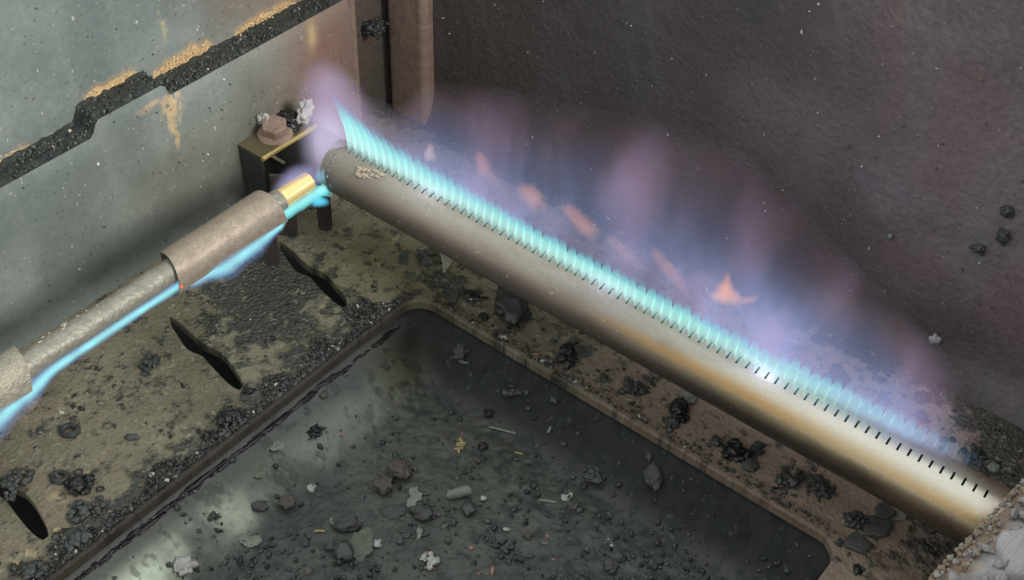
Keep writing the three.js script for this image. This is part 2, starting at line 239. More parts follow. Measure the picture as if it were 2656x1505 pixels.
// left wall: lower plate, set-back upper plate, sooty ledge between them with its stepped notch
{
  const w = new THREE.Group(); w.name = 'wall_left'; scene.add(w); struct(w, 'grey green painted firebox wall with a sooty stepped ledge', 'wall');
  mesh('lower_plate', grid(220, 30, (u, v) => { const z = 0.03 + u * (WZ - 0.03), top = ledgeY(z), y = lerp(-0.006, top, v); return [-0.0012 * ss(0.94, 1, v) + 0.0004 * (fbm(z * 40, y * 40) - 0.5), y, z]; }, (u, v, q) => [q[2] / WZ, q[1] / WY]), leftMat, w);
  mesh('upper_plate', grid(120, 40, (u, v) => { const z = 0.03 + u * (WZ - 0.03), y = lerp(0.07, 0.2, v); return [-0.0138 - 0.00 * v + 0.0006 * (fbm(z * 25 + 4, y * 25) - 0.5), y, z]; }, (u, v, q) => [q[2] / WZ, q[1] / WY]), leftMat, w);
  mesh('ledge', grid(700, 16, (u, v) => { const z = 0.03 + u * (WZ - 0.03), x = lerp(-0.0012, -0.0142, v); return [x, ledgeY(z) + 0.0021 * ss(0, 0.25, v) * fbm(z * 420, x * 420 + 7, 4) * (0.4 + 1.1 * fbm(z * 60, 3)) + 0.0012 * ss(0.7, 1, v) * noise(z * 300, 4), z]; }, (u, v, q) => [q[2] * 30, q[0] * 30]), M.soot, w);
  mesh('backing_plate', rbox(0.006, 0.2, WZ, 0.001, -0.0185, 0.1, WZ / 2), M.darkIron, w);
}
// back wall with the pilaster and the recess that make the corner
{
  const w = new THREE.Group(); w.name = 'wall_back'; scene.add(w); struct(w, 'dark brown gritty firebox wall behind the burner', 'wall');
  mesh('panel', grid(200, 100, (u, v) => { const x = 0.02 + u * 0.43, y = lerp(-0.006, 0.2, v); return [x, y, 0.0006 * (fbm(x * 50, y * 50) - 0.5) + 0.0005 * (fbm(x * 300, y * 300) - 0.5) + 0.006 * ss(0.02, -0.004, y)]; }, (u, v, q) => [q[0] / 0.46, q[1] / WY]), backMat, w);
  const pil = rbox(0.026, 0.21, 0.02, 0.004, 0.0105, 0.099, -0.0035); uvBy(pil, (x, y, z) => [(x + z) * 14, y * 14]);
  mesh('pilaster', pil, grit(0.27, 0.185, 0.14, { roughness: 0.75 }), w);
  const rec = rbox(0.014, 0.21, 0.05, 0.001, -0.0125, 0.099, 0.012); uvBy(rec, (x, y, z) => [(x + z) * 14, y * 14]);
  mesh('corner_recess', rec, grit(0.085, 0.066, 0.055, { roughness: 0.8 }), w);
  const edge = new THREE.CylinderGeometry(0.0022, 0.0022, 0.21, 12).translate(-0.0012, 0.099, 0.031); uvBy(edge, (x, y, z) => [(x + z) * 14, y * 14]);
  mesh('corner_bead', edge, grit(0.22, 0.15, 0.12, { roughness: 0.7 }), w);
  mesh('backing_plate', rbox(0.48, 0.206, 0.006, 0.001, 0.215, 0.1, -0.0135), M.darkIron, w);
}
// front wall that the burner passes through, below the crusted ledge
struct(mesh('wall_front', rbox(0.012, 0.05, 0.2, 0.002, 0.374, 0.02, -0.03), grit(0.035, 0.022, 0.024, { roughness: 0.8 })), 'dark maroon inner wall at the burner tail', 'wall');

struct(mesh('wall_front', rbox(0.012, 0.21, 0.5, 0.003, 0.424, 0.098, 0.2), M.darkIron), 'unseen firebox front wall added to shade the left wall', 'wall');  // added out of view, height set to shade the left wall foot
// grease pan below the opening
const panY = (x, z) => {
  const dl = (x - 0.1005) / 0.027, db = (z - 0.1015) / 0.02, dr = (0.3185 - x) / 0.018, k = 8;
  const t = -Math.log(Math.exp(-k * dl) + Math.exp(-k * db) + Math.exp(-k * dr)) / k;
  const e = clamp(t, -0.2, 1.35), s = e < 0 ? 0 : e < 0.75 ? e * 0.93 : 0.6975 + 0.3025 * (1 - Math.pow(Math.max(0, 1 - (e - 0.75) / 0.6), 2.2));
  return -0.005 - 0.0215 * s;
};
{
  const g = thing('grease_pan', 'deep dark grease pan full of crumbs in the floor opening', 'pan', [0, 0, 0]);
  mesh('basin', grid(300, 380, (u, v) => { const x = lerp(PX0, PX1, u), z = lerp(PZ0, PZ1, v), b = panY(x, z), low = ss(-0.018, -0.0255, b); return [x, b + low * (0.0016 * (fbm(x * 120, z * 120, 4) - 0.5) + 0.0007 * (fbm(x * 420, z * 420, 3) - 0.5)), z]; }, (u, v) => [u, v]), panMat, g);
  // tar that has run under the lip on the left side
  const r = rng(31), tar = [];
  for (let i = 0; i < 190; i++) { const z = 0.118 + r() * 0.2, b = r() * r(); tar.push(lump(0.0004 + b * 0.001, 0.0003 + b * 0.0005, 0.0008 + b * 0.0065, i, 0.5, 2, 2).translate(0.1042 + r() * 0.0022, panY(0.1045, z) + 0.0001 - r() * 0.0012, z)); }
  const t = mesh('tar_beads', mergeGeometries(tar), M.glossBlack, g); t.userData.kind = 'stuff';
}

// ---------------------------------------------------------------- burner tube
const T0 = V(0.0628, 0.0435, 0.0973), TD = V(0.9979, -0.04745, -0.0442).normalize(), TR = 0.0127, PITCH = 0.00405;
const TN = new THREE.Vector3().crossVectors(V(0, 1, 0), TD).negate().normalize(); if (TN.z < 0) TN.negate();   // sideways, towards the viewer
const TU = new THREE.Vector3().crossVectors(TN, TD).normalize(); if (TU.y < 0) TU.negate();                     // up, square to the tube
const onTube = (s, th, r = TR) => T0.clone().addScaledVector(TD, s).addScaledVector(TU, r * Math.cos(th)).addScaledVector(TN, r * Math.sin(th));
const SLOT_TH = 0.137, S0 = -0.009, S1 = 0.33;
const tubeTex = paint(1600, 400, S1 - S0, 2 * Math.PI, (u, th) => {
  const s = u + S0, a = th > Math.PI ? th - 2 * Math.PI : th;                       // a: angle from the top, + towards the viewer
  const n1 = fbm(s * 60, a * 2.2 + 9, 4), n2 = fbm(s * 500, a * 7 + 40, 4), n3 = fbm(s * 1500, a * 22, 2), right = ss(0.13, 0.235, s + 0.03 * (n1 - 0.5) + 0.035 * (a - 0.6));
  let c = mix([0.35, 0.31, 0.26], [0.43, 0.385, 0.33], ss(0.3, 0.7, n1 * 0.7 + n2 * 0.3));
  c = mix(c, [0.27, 0.18, 0.15], blob(a, 0, 1.25, 0, 0.35, 1) * 0.6);                 // reddish heat line along the side
  c = mix(c, [0.17, 0.16, 0.14], ss(0.05, -0.005, s) * 0.55);
  const strawGlint = mix([0.62, 0.49, 0.32], [0.74, 0.7, 0.62], ss(0.8, 0.2, Math.abs(a - 0.15)));  // heat tint, with the white highlight along the slots painted in
  c = mix(c, strawGlint, right * ss(2.2, 1.2, Math.abs(a)));
  c = mix(c, [0.6, 0.36, 0.15], blob(a, 0, 1.02 - 1.2 * (s - 0.16) * ss(0.26, 0.2, s), 0, 0.16, 1) * ss(0.12, 0.17, s) * ss(0.26, 0.2, s) * 0.85);
  c = mix(c, [0.7, 0.44, 0.2], blob(a, 0, 0.95, 0, 0.12, 1) * ss(0.24, 0.27, s) * ss(0.305, 0.285, s) * 0.6);
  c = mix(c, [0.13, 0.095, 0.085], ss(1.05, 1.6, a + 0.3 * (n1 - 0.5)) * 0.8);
  c = mix(c, [0.36, 0.24, 0.18], ss(0.288, 0.305, s - 0.008 * (n1 - 0.5) - 0.01 * a + 0.01) * (0.55 + 0.4 * n2));
  c = mix(c, [0.75, 0.7, 0.6], ss(0.85, 0.9, fbm(s * 900 + 5, a * 12, 2)) * 0.7);
  return { c: c.map((q) => q * (0.95 + 0.1 * n3)), h: 0.5 * n2 + 0.3 * n3, r: lerp(0.6, 0.3, right * ss(0.32, 0.28, s)) + 0.12 * (n2 - 0.5), m: 0.25 + 0.5 * right };
}, true);
{
  const g = thing('burner_tube', 'straight steel burner tube with a row of slots along its top', 'burner', T0.toArray());
  const NU = 180, NV = 96;
  const ring = (r, flip) => grid(NV, NU, (a, v) => { const th = (flip ? 1 - a : a) * 2 * Math.PI, s = lerp(S0, S1, v), p = onTube(s, th, r); return p.toArray(); }, (a, v) => [v, (flip ? 1 - a : a)], true);
  const outer = ring(TR, false), inner = ring(TR - 0.0009, true);
  const capRing = (s, flip) => grid(NV, 1, (a, v) => { const th = (flip ? 1 - a : a) * 2 * Math.PI; return onTube(s, th, lerp(TR - 0.0009, TR, v)).toArray(); }, (a, v) => [s > 0.1 ? 1 : 0, flip ? 1 - a : a]);
  // orientation check: outer normals must point away from the axis
  const fix = (geo, out, s) => { const p = geo.attributes.position, n = geo.attributes.normal, q = V(p.getX(40), p.getY(40), p.getZ(40)); const ref = out !== null ? q.clone().sub(T0).addScaledVector(TD, -q.clone().sub(T0).dot(TD)).multiplyScalar(out ? 1 : -1) : TD.clone().multiplyScalar(s); if (V(n.getX(40), n.getY(40), n.getZ(40)).dot(ref) < 0) { const ix = geo.index.array; for (let i = 0; i < ix.length; i += 3) { const t = ix[i]; ix[i] = ix[i + 1]; ix[i + 1] = t; } for (let i = 0; i < n.array.length; i++) n.array[i] *= -1; } return geo; };
  let shell = mergeGeometries([fix(outer, true), fix(inner, false), fix(capRing(S0, false), null, -1), fix(capRing(S1, true), null, 1)]);
  const cutters = [], basis = (s, th, w, len, dp) => { const b = new THREE.BoxGeometry(w, dp, len); const up = onTube(s, th, 1).sub(onTube(s, th, 0)), side = new THREE.Vector3().crossVectors(TD, up); const m = new THREE.Matrix4().makeBasis(TD, up, side); m.setPosition(onTube(s, th, TR - 0.0004)); return b.applyMatrix4(m); };
  for (let i = 0; i < 72; i++) cutters.push(basis(i * PITCH, SLOT_TH, 0.00082, 0.0036, 0.0034));
  for (let i = 0; i < 8; i++) cutters.push(basis(-0.0047, SLOT_TH + 0.27 * (i + 1) - 0.1, 0.0011, 0.0016, 0.0034));
  const A = new Brush(shell.toNonIndexed()), B = new Brush(mergeGeometries(cutters.map((c) => c.toNonIndexed())));
  A.updateMatrixWorld(); B.updateMatrixWorld();
  const ev = new Evaluator(); ev.useGroups = false; const res = ev.evaluate(A, B, SUBTRACTION).geometry;
  res.translate(-T0.x, -T0.y, -T0.z);
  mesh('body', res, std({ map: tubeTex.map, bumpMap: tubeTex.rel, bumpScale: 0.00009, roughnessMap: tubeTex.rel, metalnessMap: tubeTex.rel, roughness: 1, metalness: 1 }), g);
  const cap = new THREE.LatheGeometry([[0, -0.0016], [0.006, -0.0012], [0.0105, -0.0002], [0.0117, 0.0012]].map(([x, y]) => new THREE.Vector2(x, y)), 40);
  const m = new THREE.Matrix4().makeBasis(TN, TD, TU.clone()); m.setPosition(TD.clone().multiplyScalar(S0 - 0.0002)); cap.applyMatrix4(m);
  mesh('end_cap', cap, grit(0.28, 0.25, 0.2, { roughness: 0.6 }), g);
  const r = rng(5), scab = [];
  for (let i = 0; i < 26; i++) { const s = 0.0085 + r() * 0.012 - (i % 5 ? 0 : 0.003), th = 0.62 + (r() - 0.5) * 0.3 - (s - 0.012) * 22, p = onTube(s, th, TR + 0.0001); scab.push(lump(0.0005 + r() * 0.0009, 0.0004, 0.0005 + r() * 0.0008, i, 0.5, 1).translate(p.x - T0.x, p.y - T0.y, p.z - T0.z)); }
  const sc = mesh('corrosion_scab', mergeGeometries(scab), grit(0.55, 0.45, 0.34, { roughness: 0.85 }), g); sc.userData.kind = 'stuff';
}

// ---------------------------------------------------------------- carry-over pipe with its shields
const pipeAt = (t) => V(lerp(0.0525, 0.0545, t), lerp(0.0435, 0.0455, t), lerp(0.31, 0.114, t));   // t runs towards the burner
{
  const g = thing('carryover_pipe', 'thin corroded gas pipe with sheet metal shields along the left wall', 'pipe', pipeAt(0).toArray());
  const o = pipeAt(0), dirn = pipeAt(1).sub(o).normalize(), mat = (s) => new THREE.Matrix4().makeTranslation(-o.x, -o.y, -o.z);
  const pipeTex = grit(0.33, 0.31, 0.26, { roughness: 0.46, metalness: 0.25, bumpScale: 0.0005 });
  const tube = (t0, t1, r, n, wob) => { const q = grid(32, n, (a, v) => { const th = a * 6.28318, t = lerp(t0, t1, v), c = pipeAt(t), k = r * (1 + wob * (fbm(Math.cos(th) * 2 + 8, t * 60 + Math.sin(th) * 2, 3) - 0.5)); return [c.x - o.x + Math.cos(th) * k, c.y - o.y + Math.sin(th) * k, c.z - o.z]; }, (a, v) => [a * 1.4, v * 8 * Math.abs(t1 - t0)], true); return q; };
  mesh('pipe', tube(0, 0.9, 0.0051, 160, 0.16), pipeTex, g);
  mesh('gold_lit_sleeve', tube(0.86, 0.985, 0.0044, 30, 0.0), std({ color: L(0.98, 0.74, 0.34), roughness: 0.26, metalness: 0.45 }), g);  // flame reflection painted in as a gold base colour
  // shields: bent sheet, open below, with real thickness
  const prof = [[-0.0088, -0.003], [-0.0082, 0.0045], [-0.0045, 0.0075], [0.0015, 0.0078], [0.006, 0.0045], [0.0082, -0.0005], [0.0088, -0.0052]].map(([x, y]) => V(x * 0.88, y * 0.88, 0)), curve = new THREE.CatmullRomCurve3(prof, false, 'centripetal', 0.3);
  const shield = (zA, zB, cutA, cutB) => { const th = 0.0006, N = 30; const pt = (u, v, out) => { const p = curve.getPoint(u), tg = curve.getTangent(u), n = V(-tg.y, tg.x, 0).normalize(); if (n.dot(p) < 0) n.negate(); const z = lerp(zA + cutA * (u - 0.5), zB + cutB * (u - 0.5), v), c = pipeAt((0.31 - z) / 0.196); return [c.x + p.x + n.x * out * th - o.x, c.y + p.y + n.y * out * th + 0.0008 * (fbm(u * 3 + zA * 90, v * 4) - 0.5) - o.y, z - o.z]; };
    const side = (out) => grid(N, 30, (u, v) => pt(u, v, out), (u, v) => [u * 1.2, v * 2]);
    const strip = (f) => grid(N, 1, f, (u, v) => [u, v * 0.05]);
    return mergeGeometries([side(1), side(0), strip((u, v) => pt(u, 0, v)), strip((u, v) => pt(u, 1, v)), grid(30, 1, (u, v) => pt(0, u, v)), grid(30, 1, (u, v) => pt(1, u, v))]); };
  const sm = grit(0.4, 0.33, 0.26, { roughness: 0.4, metalness: 0.35, bumpScale: 0.00015 });
  tag(mesh('shield', shield(0.1925, 0.1395, 0.006, -0.004), sm, g), 'brown sheet metal shield over the middle of the pipe');
  tag(mesh('shield', shield(0.33, 0.2605, 0, 0.007), grit(0.38, 0.35, 0.28, { roughness: 0.5, metalness: 0.2, bumpScale: 0.0012 }), g), 'pale corroded shield cut off by the photo edge');
  const r = rng(77), sp = [];
  for (let i = 0; i < 46; i++) { const far = i > 30, z = far ? 0.225 + r() * 0.03 : 0.142 + r() * 0.048, c = pipeAt((0.31 - z) / 0.196), a = 1.0 + r() * 1.5, R = far ? 0.0051 : 0.0076; sp.push(lump(0.0003 + r() * (far ? 0.001 : 0.0003), 0.0003, 0.0003 + r() * (far ? 0.0013 : 0.0003), i, 0.4, 1).translate(c.x + Math.cos(a) * R - o.x, c.y + Math.sin(a) * R * 0.93 - o.y, z - o.z)); }
  mesh('scale_specks', mergeGeometries(sp), grit(0.6, 0.57, 0.46, { roughness: 0.8 }), g).userData.kind = 'stuff';
  const em = mesh('glowing_spot', lump(0.0005, 0.0004, 0.0007, 4, 0.4, 2).translate(pipeAt(0.59).x + 0.0088 - o.x, pipeAt(0.59).y - 0.0016 - o.y, 0.1945 - o.z), new THREE.MeshStandardMaterial({ color: 0x220400, emissive: L(1, 0.13, 0.05), emissiveIntensity: 1.2 }), g);
  em.userData.label = 'red hot spot at the shield corner';
}

// ---------------------------------------------------------------- mounting bracket
{
  const g = thing('burner_bracket', 'dark steel bracket with a brass coloured lip on the left wall', 'bracket', [0.008, 0, 0.09]);
  const at = (geo) => uvBy(geo.translate(-0.008, 0, -0.09), (x, y, z) => [x * 40 + y * 17, z * 40]);
  mesh('top_plate', at(rbox(0.0165, 0.0016, 0.036, 0.0006, 0.0078, 0.0345, 0.0915)), M.bronze, g);
  const lip = new THREE.CylinderGeometry(0.00125, 0.00125, 0.034, 14).rotateX(Math.PI / 2).translate(0.0164, 0.0343, 0.0925);
  mesh('lip', at(lip), M.brass, g);
  mesh('end_plate', at(rbox(0.0145, 0.034, 0.0014, 0.0005, 0.0085, 0.0167, 0.1088)), M.darkIron, g);  // side facing away from the light given a darker material
  mesh('cavity_shade', at(rbox(0.0012, 0.026, 0.033, 0.0005, 0.0128, 0.0155, 0.0915)), std({ color: L(0.016, 0.016, 0.016), roughness: 0.7 }), g);  // added near-black sheet in place of the shaded open front
  mesh('back_plate', at(rbox(0.0012, 0.034, 0.034, 0.0005, 0.0012, 0.0167, 0.0912)), M.darkIron, g);
  const strip = rbox(0.0012, 0.011, 0.0016, 0.0005); strip.rotateX(0.7).translate(0.0162, 0.0292, 0.1005);
  mesh('spring_strip', at(strip), std({ color: L(0.75, 0.68, 0.45), roughness: 0.3, metalness: 0.7 }), g);
  for (const [x, z, w, h, lean] of [[0.031, 0.1125, 0.0098, 0.034, 0.1], [0.041, 0.131, 0.0062, 0.03, 0.12], [0.042, 0.0985, 0.0062, 0.032, 0.1]]) {
    const sh = new THREE.Shape(); sh.moveTo(-w / 2, h); sh.lineTo(-w / 2, w * 0.35); sh.absarc(0, w * 0.4, w / 2, Math.PI, 2 * Math.PI); sh.lineTo(w / 2 * 0.92, h); sh.closePath();
    const t = new THREE.ExtrudeGeometry(sh, { depth: 0.0012, bevelEnabled: true, bevelSize: 0.0003, bevelThickness: 0.0003, bevelSegments: 2 }); t.rotateY(0.62).rotateZ(-lean * 0.2).translate(x, 0.0009, z);
    mesh('leg', at(t), M.brown, g);
  }
}
{
  const b = thing('hex_bolt', 'brown hex head bolt with a flange on the bracket top', 'bolt', [0.0082, 0.0353, 0.0935]);
  const fl = new THREE.LatheGeometry([[0, 0], [0.0056, 0], [0.0058, 0.0006], [0.0054, 0.0013], [0.0042, 0.0019], [0, 0.002]].map(([x, y]) => new THREE.Vector2(x, y)), 40);
  mesh('flange', uvBy(fl, (x, y, z) => [x * 50, z * 50]), M.boltMetal, b);
  const hex = new THREE.Shape(); for (let i = 0; i < 6; i++) hex[i ? 'lineTo' : 'moveTo'](0.0038 * Math.cos(i * Math.PI / 3 + 0.3), 0.0038 * Math.sin(i * Math.PI / 3 + 0.3)); hex.closePath();
  const hg = new THREE.ExtrudeGeometry(hex, { depth: 0.0026, bevelEnabled: true, bevelSize: 0.0005, bevelThickness: 0.0007, bevelSegments: 3 }).rotateX(-Math.PI / 2).translate(0, 0.0018, 0);
  mesh('head', uvBy(hg, (x, y, z) => [x * 50 + y * 20, z * 50]), M.boltMetal, b);
  b.rotation.set(0.12, 0, -0.12); b.scale.setScalar(1.45);
}
tag(mesh('soot_clump', clump(0.014, 0.009, 0.014, 61, 34, 0.6).translate(0.0075, 0.0352, 0.0835), M.charBlack), 'black soot clump behind the bolt on the bracket', 'soot clump');
tag(mesh('ash_flake', (() => { const g = lump(0.003, 0.0068, 0.0042, 91, 0.6, 4, 2.6); g.rotateZ(-0.25); return g.translate(0.0118, 0.0415, 0.0775); })(), M.ash), 'crumpled white ash flake standing on the bracket by the flame', 'ash');
tag(mesh('ash_flake', clump(0.0042, 0.006, 0.005, 17, 14, 0.8).translate(0.0022, 0.0405, 0.0945), M.ash), 'small white ash tuft behind the bolt head', 'ash');

// ---------------------------------------------------------------- crusted ledge at the burner tail
{
  const g = thing('crusted_ledge', 'whitish corroded ledge with a rusty edge over the burner tail', 'ledge', [0.4, 0.046, 0.08]);
  const o = [0.4, 0.046, 0.08], loc = (q) => q.translate(-o[0], -o[1], -o[2]);
  const edge = (z) => 0.3508 + (0.147 - z) * 0.13;
  const slab = grid(120, 300, (u, v) => { const z = lerp(0.2, 0.02, v), x0 = edge(z), s = u * 0.06, q = clamp(s / 0.009, 0, 1), n = fbm(z * 160, s * 160, 4), m = fbm(z * 420 + 7, s * 420, 4), w = fbm(z * 60 + 2, s * 60, 3), y = 0.046 + 0.012 * Math.sin(q * Math.PI / 2) + q * (0.005 * (w - 0.45) + 0.003 * (n - 0.5)) + 0.0016 * (m - 0.5);
    const rusty = ss(0.011, 0.005, s + 0.006 * (n - 0.5)), dark = ss(0.6, 0.75, m * 0.5 + w * 0.5), c = mix(mix(mix([0.5, 0.48, 0.49], [0.3, 0.3, 0.33], ss(0.4, 0.65, n)), [0.42, 0.27, 0.15], rusty * (0.5 + 0.5 * m)), [0.06, 0.06, 0.07], dark * 0.8);
    return [x0 + 0.005 * (1 - Math.cos(q * Math.PI / 2)) + Math.max(0, s - 0.009) + 0.004 * q - 0.003 * (n - 0.5), y, z, [...c, 1]]; }, (u, v) => [u * 3, v * 9]);
  mesh('slab', loc(slab), std({ color: 0xffffff, vertexColors: true, roughness: 0.9, bumpMap: gritTex.rel, bumpScale: 0.001 }), g);
  mesh('underside', loc(rbox(0.085, 0.004, 0.24, 0.001, 0.406, 0.0465, 0.105)), M.rust, g);
  const r = rng(9), a = [], b = [], c = [];
  for (let i = 0; i < 620; i++) { const z = 0.03 + r() * 0.15, k = r(), q = r() * r(); (i % 3 ? a : b).push(lump(0.0003 + q * 0.001, 0.0003 + q * 0.0008, 0.0003 + q * 0.001, i, 0.6, 1).translate(edge(z) - 0.0006 + k * k * 0.007, 0.049 + 0.0095 * Math.min(1, k * 1.6) + (r() - 0.5) * 0.001, z)); }
  for (let i = 0; i < 130; i++) { const z = 0.02 + r() * 0.16; b.push(lump(0.0008 + r() * 0.0018, 0.0006 + r() * 0.0014, 0.0008 + r() * 0.002, i + 0.5, 0.5, 2).translate(edge(z) + 0.005 + r() * 0.03, 0.058 + r() * 0.001, z)); }
  mesh('rust_crumbs', loc(mergeGeometries(a)), grit(0.4, 0.31, 0.22, { roughness: 0.85 }), g).userData.kind = 'stuff';
  mesh('scale_crumbs', loc(mergeGeometries(b)), grit(0.45, 0.43, 0.43, { roughness: 0.9 }), g).userData.kind = 'stuff';
  for (const [x, z, w, d, h, s] of [[0.3745, 0.1165, 0.0115, 0.012, 0.008, 3], [0.383, 0.138, 0.012, 0.013, 0.008, 8], [0.365, 0.145, 0.006, 0.008, 0.004, 12]]) c.push(mesh('scale_lump', loc(lump(w, h, d, s, 0.3, 4, 1.4).translate(x, 0.058, z)), grit(0.6, 0.57, 0.58, { roughness: 0.9, bumpScale: 0.001 }), g));
}

// ---------------------------------------------------------------- flames: glowing gas sheets, each a closed hollow shell
const glow = new THREE.MeshBasicMaterial({ vertexColors: true, transparent: true, depthWrite: false, side: THREE.DoubleSide });
const stops = (list, t) => { let i = 0; while (i < list.length - 2 && t > list[i + 1][0]) i++; const a = list[i], b = list[i + 1], k = clamp((t - a[0]) / (b[0] - a[0]), 0, 1); return [1, 2, 3, 4].map((n) => lerp(a[n], b[n], k)); };
const noShade = (m) => { m.castShadow = m.receiveShadow = false; return m; };
const flame = thing('burner_flame', 'row of cyan flames with a faint violet plume over the burner tube', 'flame', T0.toArray());
{
  const ramp = [[0, 0.5, 0.8, 0.78, 0.06], [0.2, 0.42, 0.78, 0.73, 0.45], [0.42, 0.34, 0.76, 0.7, 0.56], [0.64, 0.22, 0.7, 0.68, 0.48], [0.82, 0.12, 0.42, 0.6, 0.16], [1, 0.14, 0.22, 0.5, 0]];
  for (let i = 0; i < 70; i++) {
    const tR = ss(44, 62, i), tL = ss(14, 0, i), s = i * PITCH, base = onTube(s, SLOT_TH - 0.02, TR - 0.0002);
    const H = lerp(lerp(0.0142, 0.0112, ss(8, 26, i)), 0.008, tR) * (0.93 + 0.14 * noise(i * 0.6, 7.5)) * (1 + 0.35 * ss(5, 0, i)), fade = ss(70, 61, i), lowCut = 0.95 * tR;
    const geo = grid(16, 14, (a, v) => {
      const ph = a * 6.28318, h = v * H, ax = PITCH * 0.55 * (1 - 0.55 * v * v * v) * (0.62 + 0.38 * ss(0, 0.22, v)), bz = lerp(0.0019, 0.0023, tR) * (1 - 0.55 * v * v) + 0.0001;
      const lean = -0.34 * tL * v * v * H * 2.4, back = -(0.18 + 1.1 * tR) * h - 0.1 * tL * h;
      const c = stops(ramp, v), e = Math.pow(Math.abs(Math.cos(ph)), 6) * (1 - ss(0.45, 0.8, v)), al = c[3] * (1 - tR * ss(0.45, 0.88, v)) * fade * (0.76 + 0.35 * e + 0.2 * tL) * (1 - lowCut * ss(0.66, 0.3, v)) * (1 + 0.45 * tR) * (0.78 + 0.3 * noise(i * 0.35, 2.5) + 0.12 * table[i * 5]), w = 0.12 * e * (1 - v);
      const p = base.clone().addScaledVector(TD, Math.cos(ph) * ax + lean + (table[i * 11 + 5] - 0.5) * 0.0012 * v).addScaledVector(TN, Math.sin(ph) * bz + back + (table[i * 3 + 1] - 0.5) * 0.0009 * v).add(V(0, h, 0)).sub(T0);
      const tail = 0.8 * ss(59, 67, i); return [p.x, p.y, p.z, [c[0] + w, lerp(c[1] + w * 0.4, 0.42, tail), c[2] + w * 0.4, clamp(al, 0, 0.85)]];
    });
    noShade(mesh('flame_tongue', geo, glow, flame));
  }
  // the plume: a thin closed curtain of hot gas; colour and density wander along it
  const LEN = 0.315, top = [[-0.035, 0.012], [0, 0.022], [0.02, 0.024], [0.035, 0.04], [0.06, 0.047], [0.1, 0.055], [0.13, 0.062], [0.17, 0.066], [0.2, 0.056], [0.225, 0.046], [0.255, 0.036], [0.28, 0.022]];
  const hMax = (s) => { let i = 0; while (i < top.length - 2 && s > top[i + 1][0]) i++; const [a, b] = top[i], [c, d] = top[i + 1]; return lerp(b, d, clamp((s - a) / (c - a), 0, 1)) * 1.2; };
  const side = (sg) => grid(190, 44, (u, v) => {
    const s = -0.035 + u * LEN, h = v * hMax(s), n = fbm(s * 26 + 3, h * 16 + 2, 3), m = fbm(s * 60 + 40, h * 20, 3);
    const thick = 0.006 * Math.sqrt(Math.max(0, Math.sin(Math.PI * clamp(v, 0, 1)))) * Math.sqrt(Math.max(0, Math.sin(Math.PI * u)));
    const p = onTube(s, 0, TR - 0.001).add(V(0, h * 1.0, 0)).addScaledVector(TN, sg * thick - 0.0035 - 0.12 * h + 0.004 * (n - 0.5)).sub(T0);
    const lo = [0.36, 0.38, 0.66], mid = [0.2, 0.25, 0.46], hi = [0.28, 0.19, 0.24];
    let c = mix(mix(lo, mid, ss(0.1, 0.5, v)), hi, ss(0.35, 0.85, v + 0.5 * (m - 0.5)));
    c = mix(c, [0.4, 0.3, 0.5], ss(0.5, 0.68, m) * 0.5);
    c = mix(c, [0.5, 0.42, 0.6], ss(0.05, -0.01, s));
    const al = (0.42 * (1 - v) ** 1.3 * ss(0, 0.05, v) * (0.45 + 0.75 * ss(0.3, 0.68, n)) * (0.7 + 0.5 * ss(0.3, 0.7, m)) + 0.13 * (1 - v) ** 0.8 * ss(0.05, 0.25, v) * (0.5 + 0.8 * ss(0.35, 0.6, m)) + 0.09 * ss(0.48, 0.7, n) * ss(0.3, 0.65, m) * (1 - v) * ss(0.1, 0.3, v)) * ss(0, 0.1, u) * ss(1, 0.86, u) * (1 - 0.3 * ss(0.06, 0, s));
    return [p.x, p.y, p.z, [...c, clamp(al, 0, 0.6)]];
  });
  tag(noShade(mesh('flame_plume', mergeGeometries([side(1), side(-1)]), glow, flame)), 'faint violet and blue plume rising along the wall');
  // orange wisps in the plume: ragged lenses of yellow-orange gas, thickest in the middle
  const wisp = (pts, soft, al, col, z, label) => {
    const xs = pts.map((p) => p[0]), ys = pts.map((p) => p[1]), pad = 0.0015, x0 = Math.min(...xs) - pad, x1 = Math.max(...xs) + pad, y0 = Math.min(...ys) - pad, y1 = Math.max(...ys) + pad;
    const depth = (x, y) => { let d = 1, inside = false; for (let i = 0, j = pts.length - 1; i < pts.length; j = i++) { const [ax, ay] = pts[i], [bx, by] = pts[j], ex = bx - ax, ey = by - ay, t = clamp(((x - ax) * ex + (y - ay) * ey) / (ex * ex + ey * ey), 0, 1); d = Math.min(d, Math.hypot(x - ax - ex * t, y - ay - ey * t)); if ((ay > y) !== (by > y) && x < ax + (y - ay) / (by - ay) * ex) inside = !inside; } return inside ? d : -d; };
    const half = (sg) => grid(48, 36, (u, v) => { const x = lerp(x0, x1, u), y = lerp(y0, y1, v), d = depth(x + 0.0012 * (noise(x * 500, y * 500) - 0.5), y + 0.0012 * (noise(x * 500 + 9, y * 500) - 0.5)) + 0.0003, w = ss(0, soft, d); return [x - T0.x, y - T0.y, z + sg * 0.0012 * Math.sqrt(w) + 0.1 * (x - x0) * 0 - T0.z, [col[0], col[1] + 0.1 * (v - 0.5) * -1 + 0.04, col[2] + 0.08 * (1 - v), al * w * (0.55 + 0.45 * v + 0.35 * (fbm(x * 160, y * 160, 3) - 0.5))]]; });
    const m = noShade(mesh('flame_wisp', mergeGeometries([half(1), half(-1)]), glow, flame)); if (label) m.userData.label = label;
  };
  wisp([[0.2335, 0.0655], [0.236, 0.0705], [0.2385, 0.0765], [0.2397, 0.0813], [0.2415, 0.0818], [0.2432, 0.0785], [0.2455, 0.0755], [0.2485, 0.0745], [0.2535, 0.0778], [0.2555, 0.077], [0.2535, 0.072], [0.247, 0.0675], [0.24, 0.064]], 0.0055, 0.62, [0.84, 0.36, 0.2], 0.087, 'bright orange wisp with two horns');
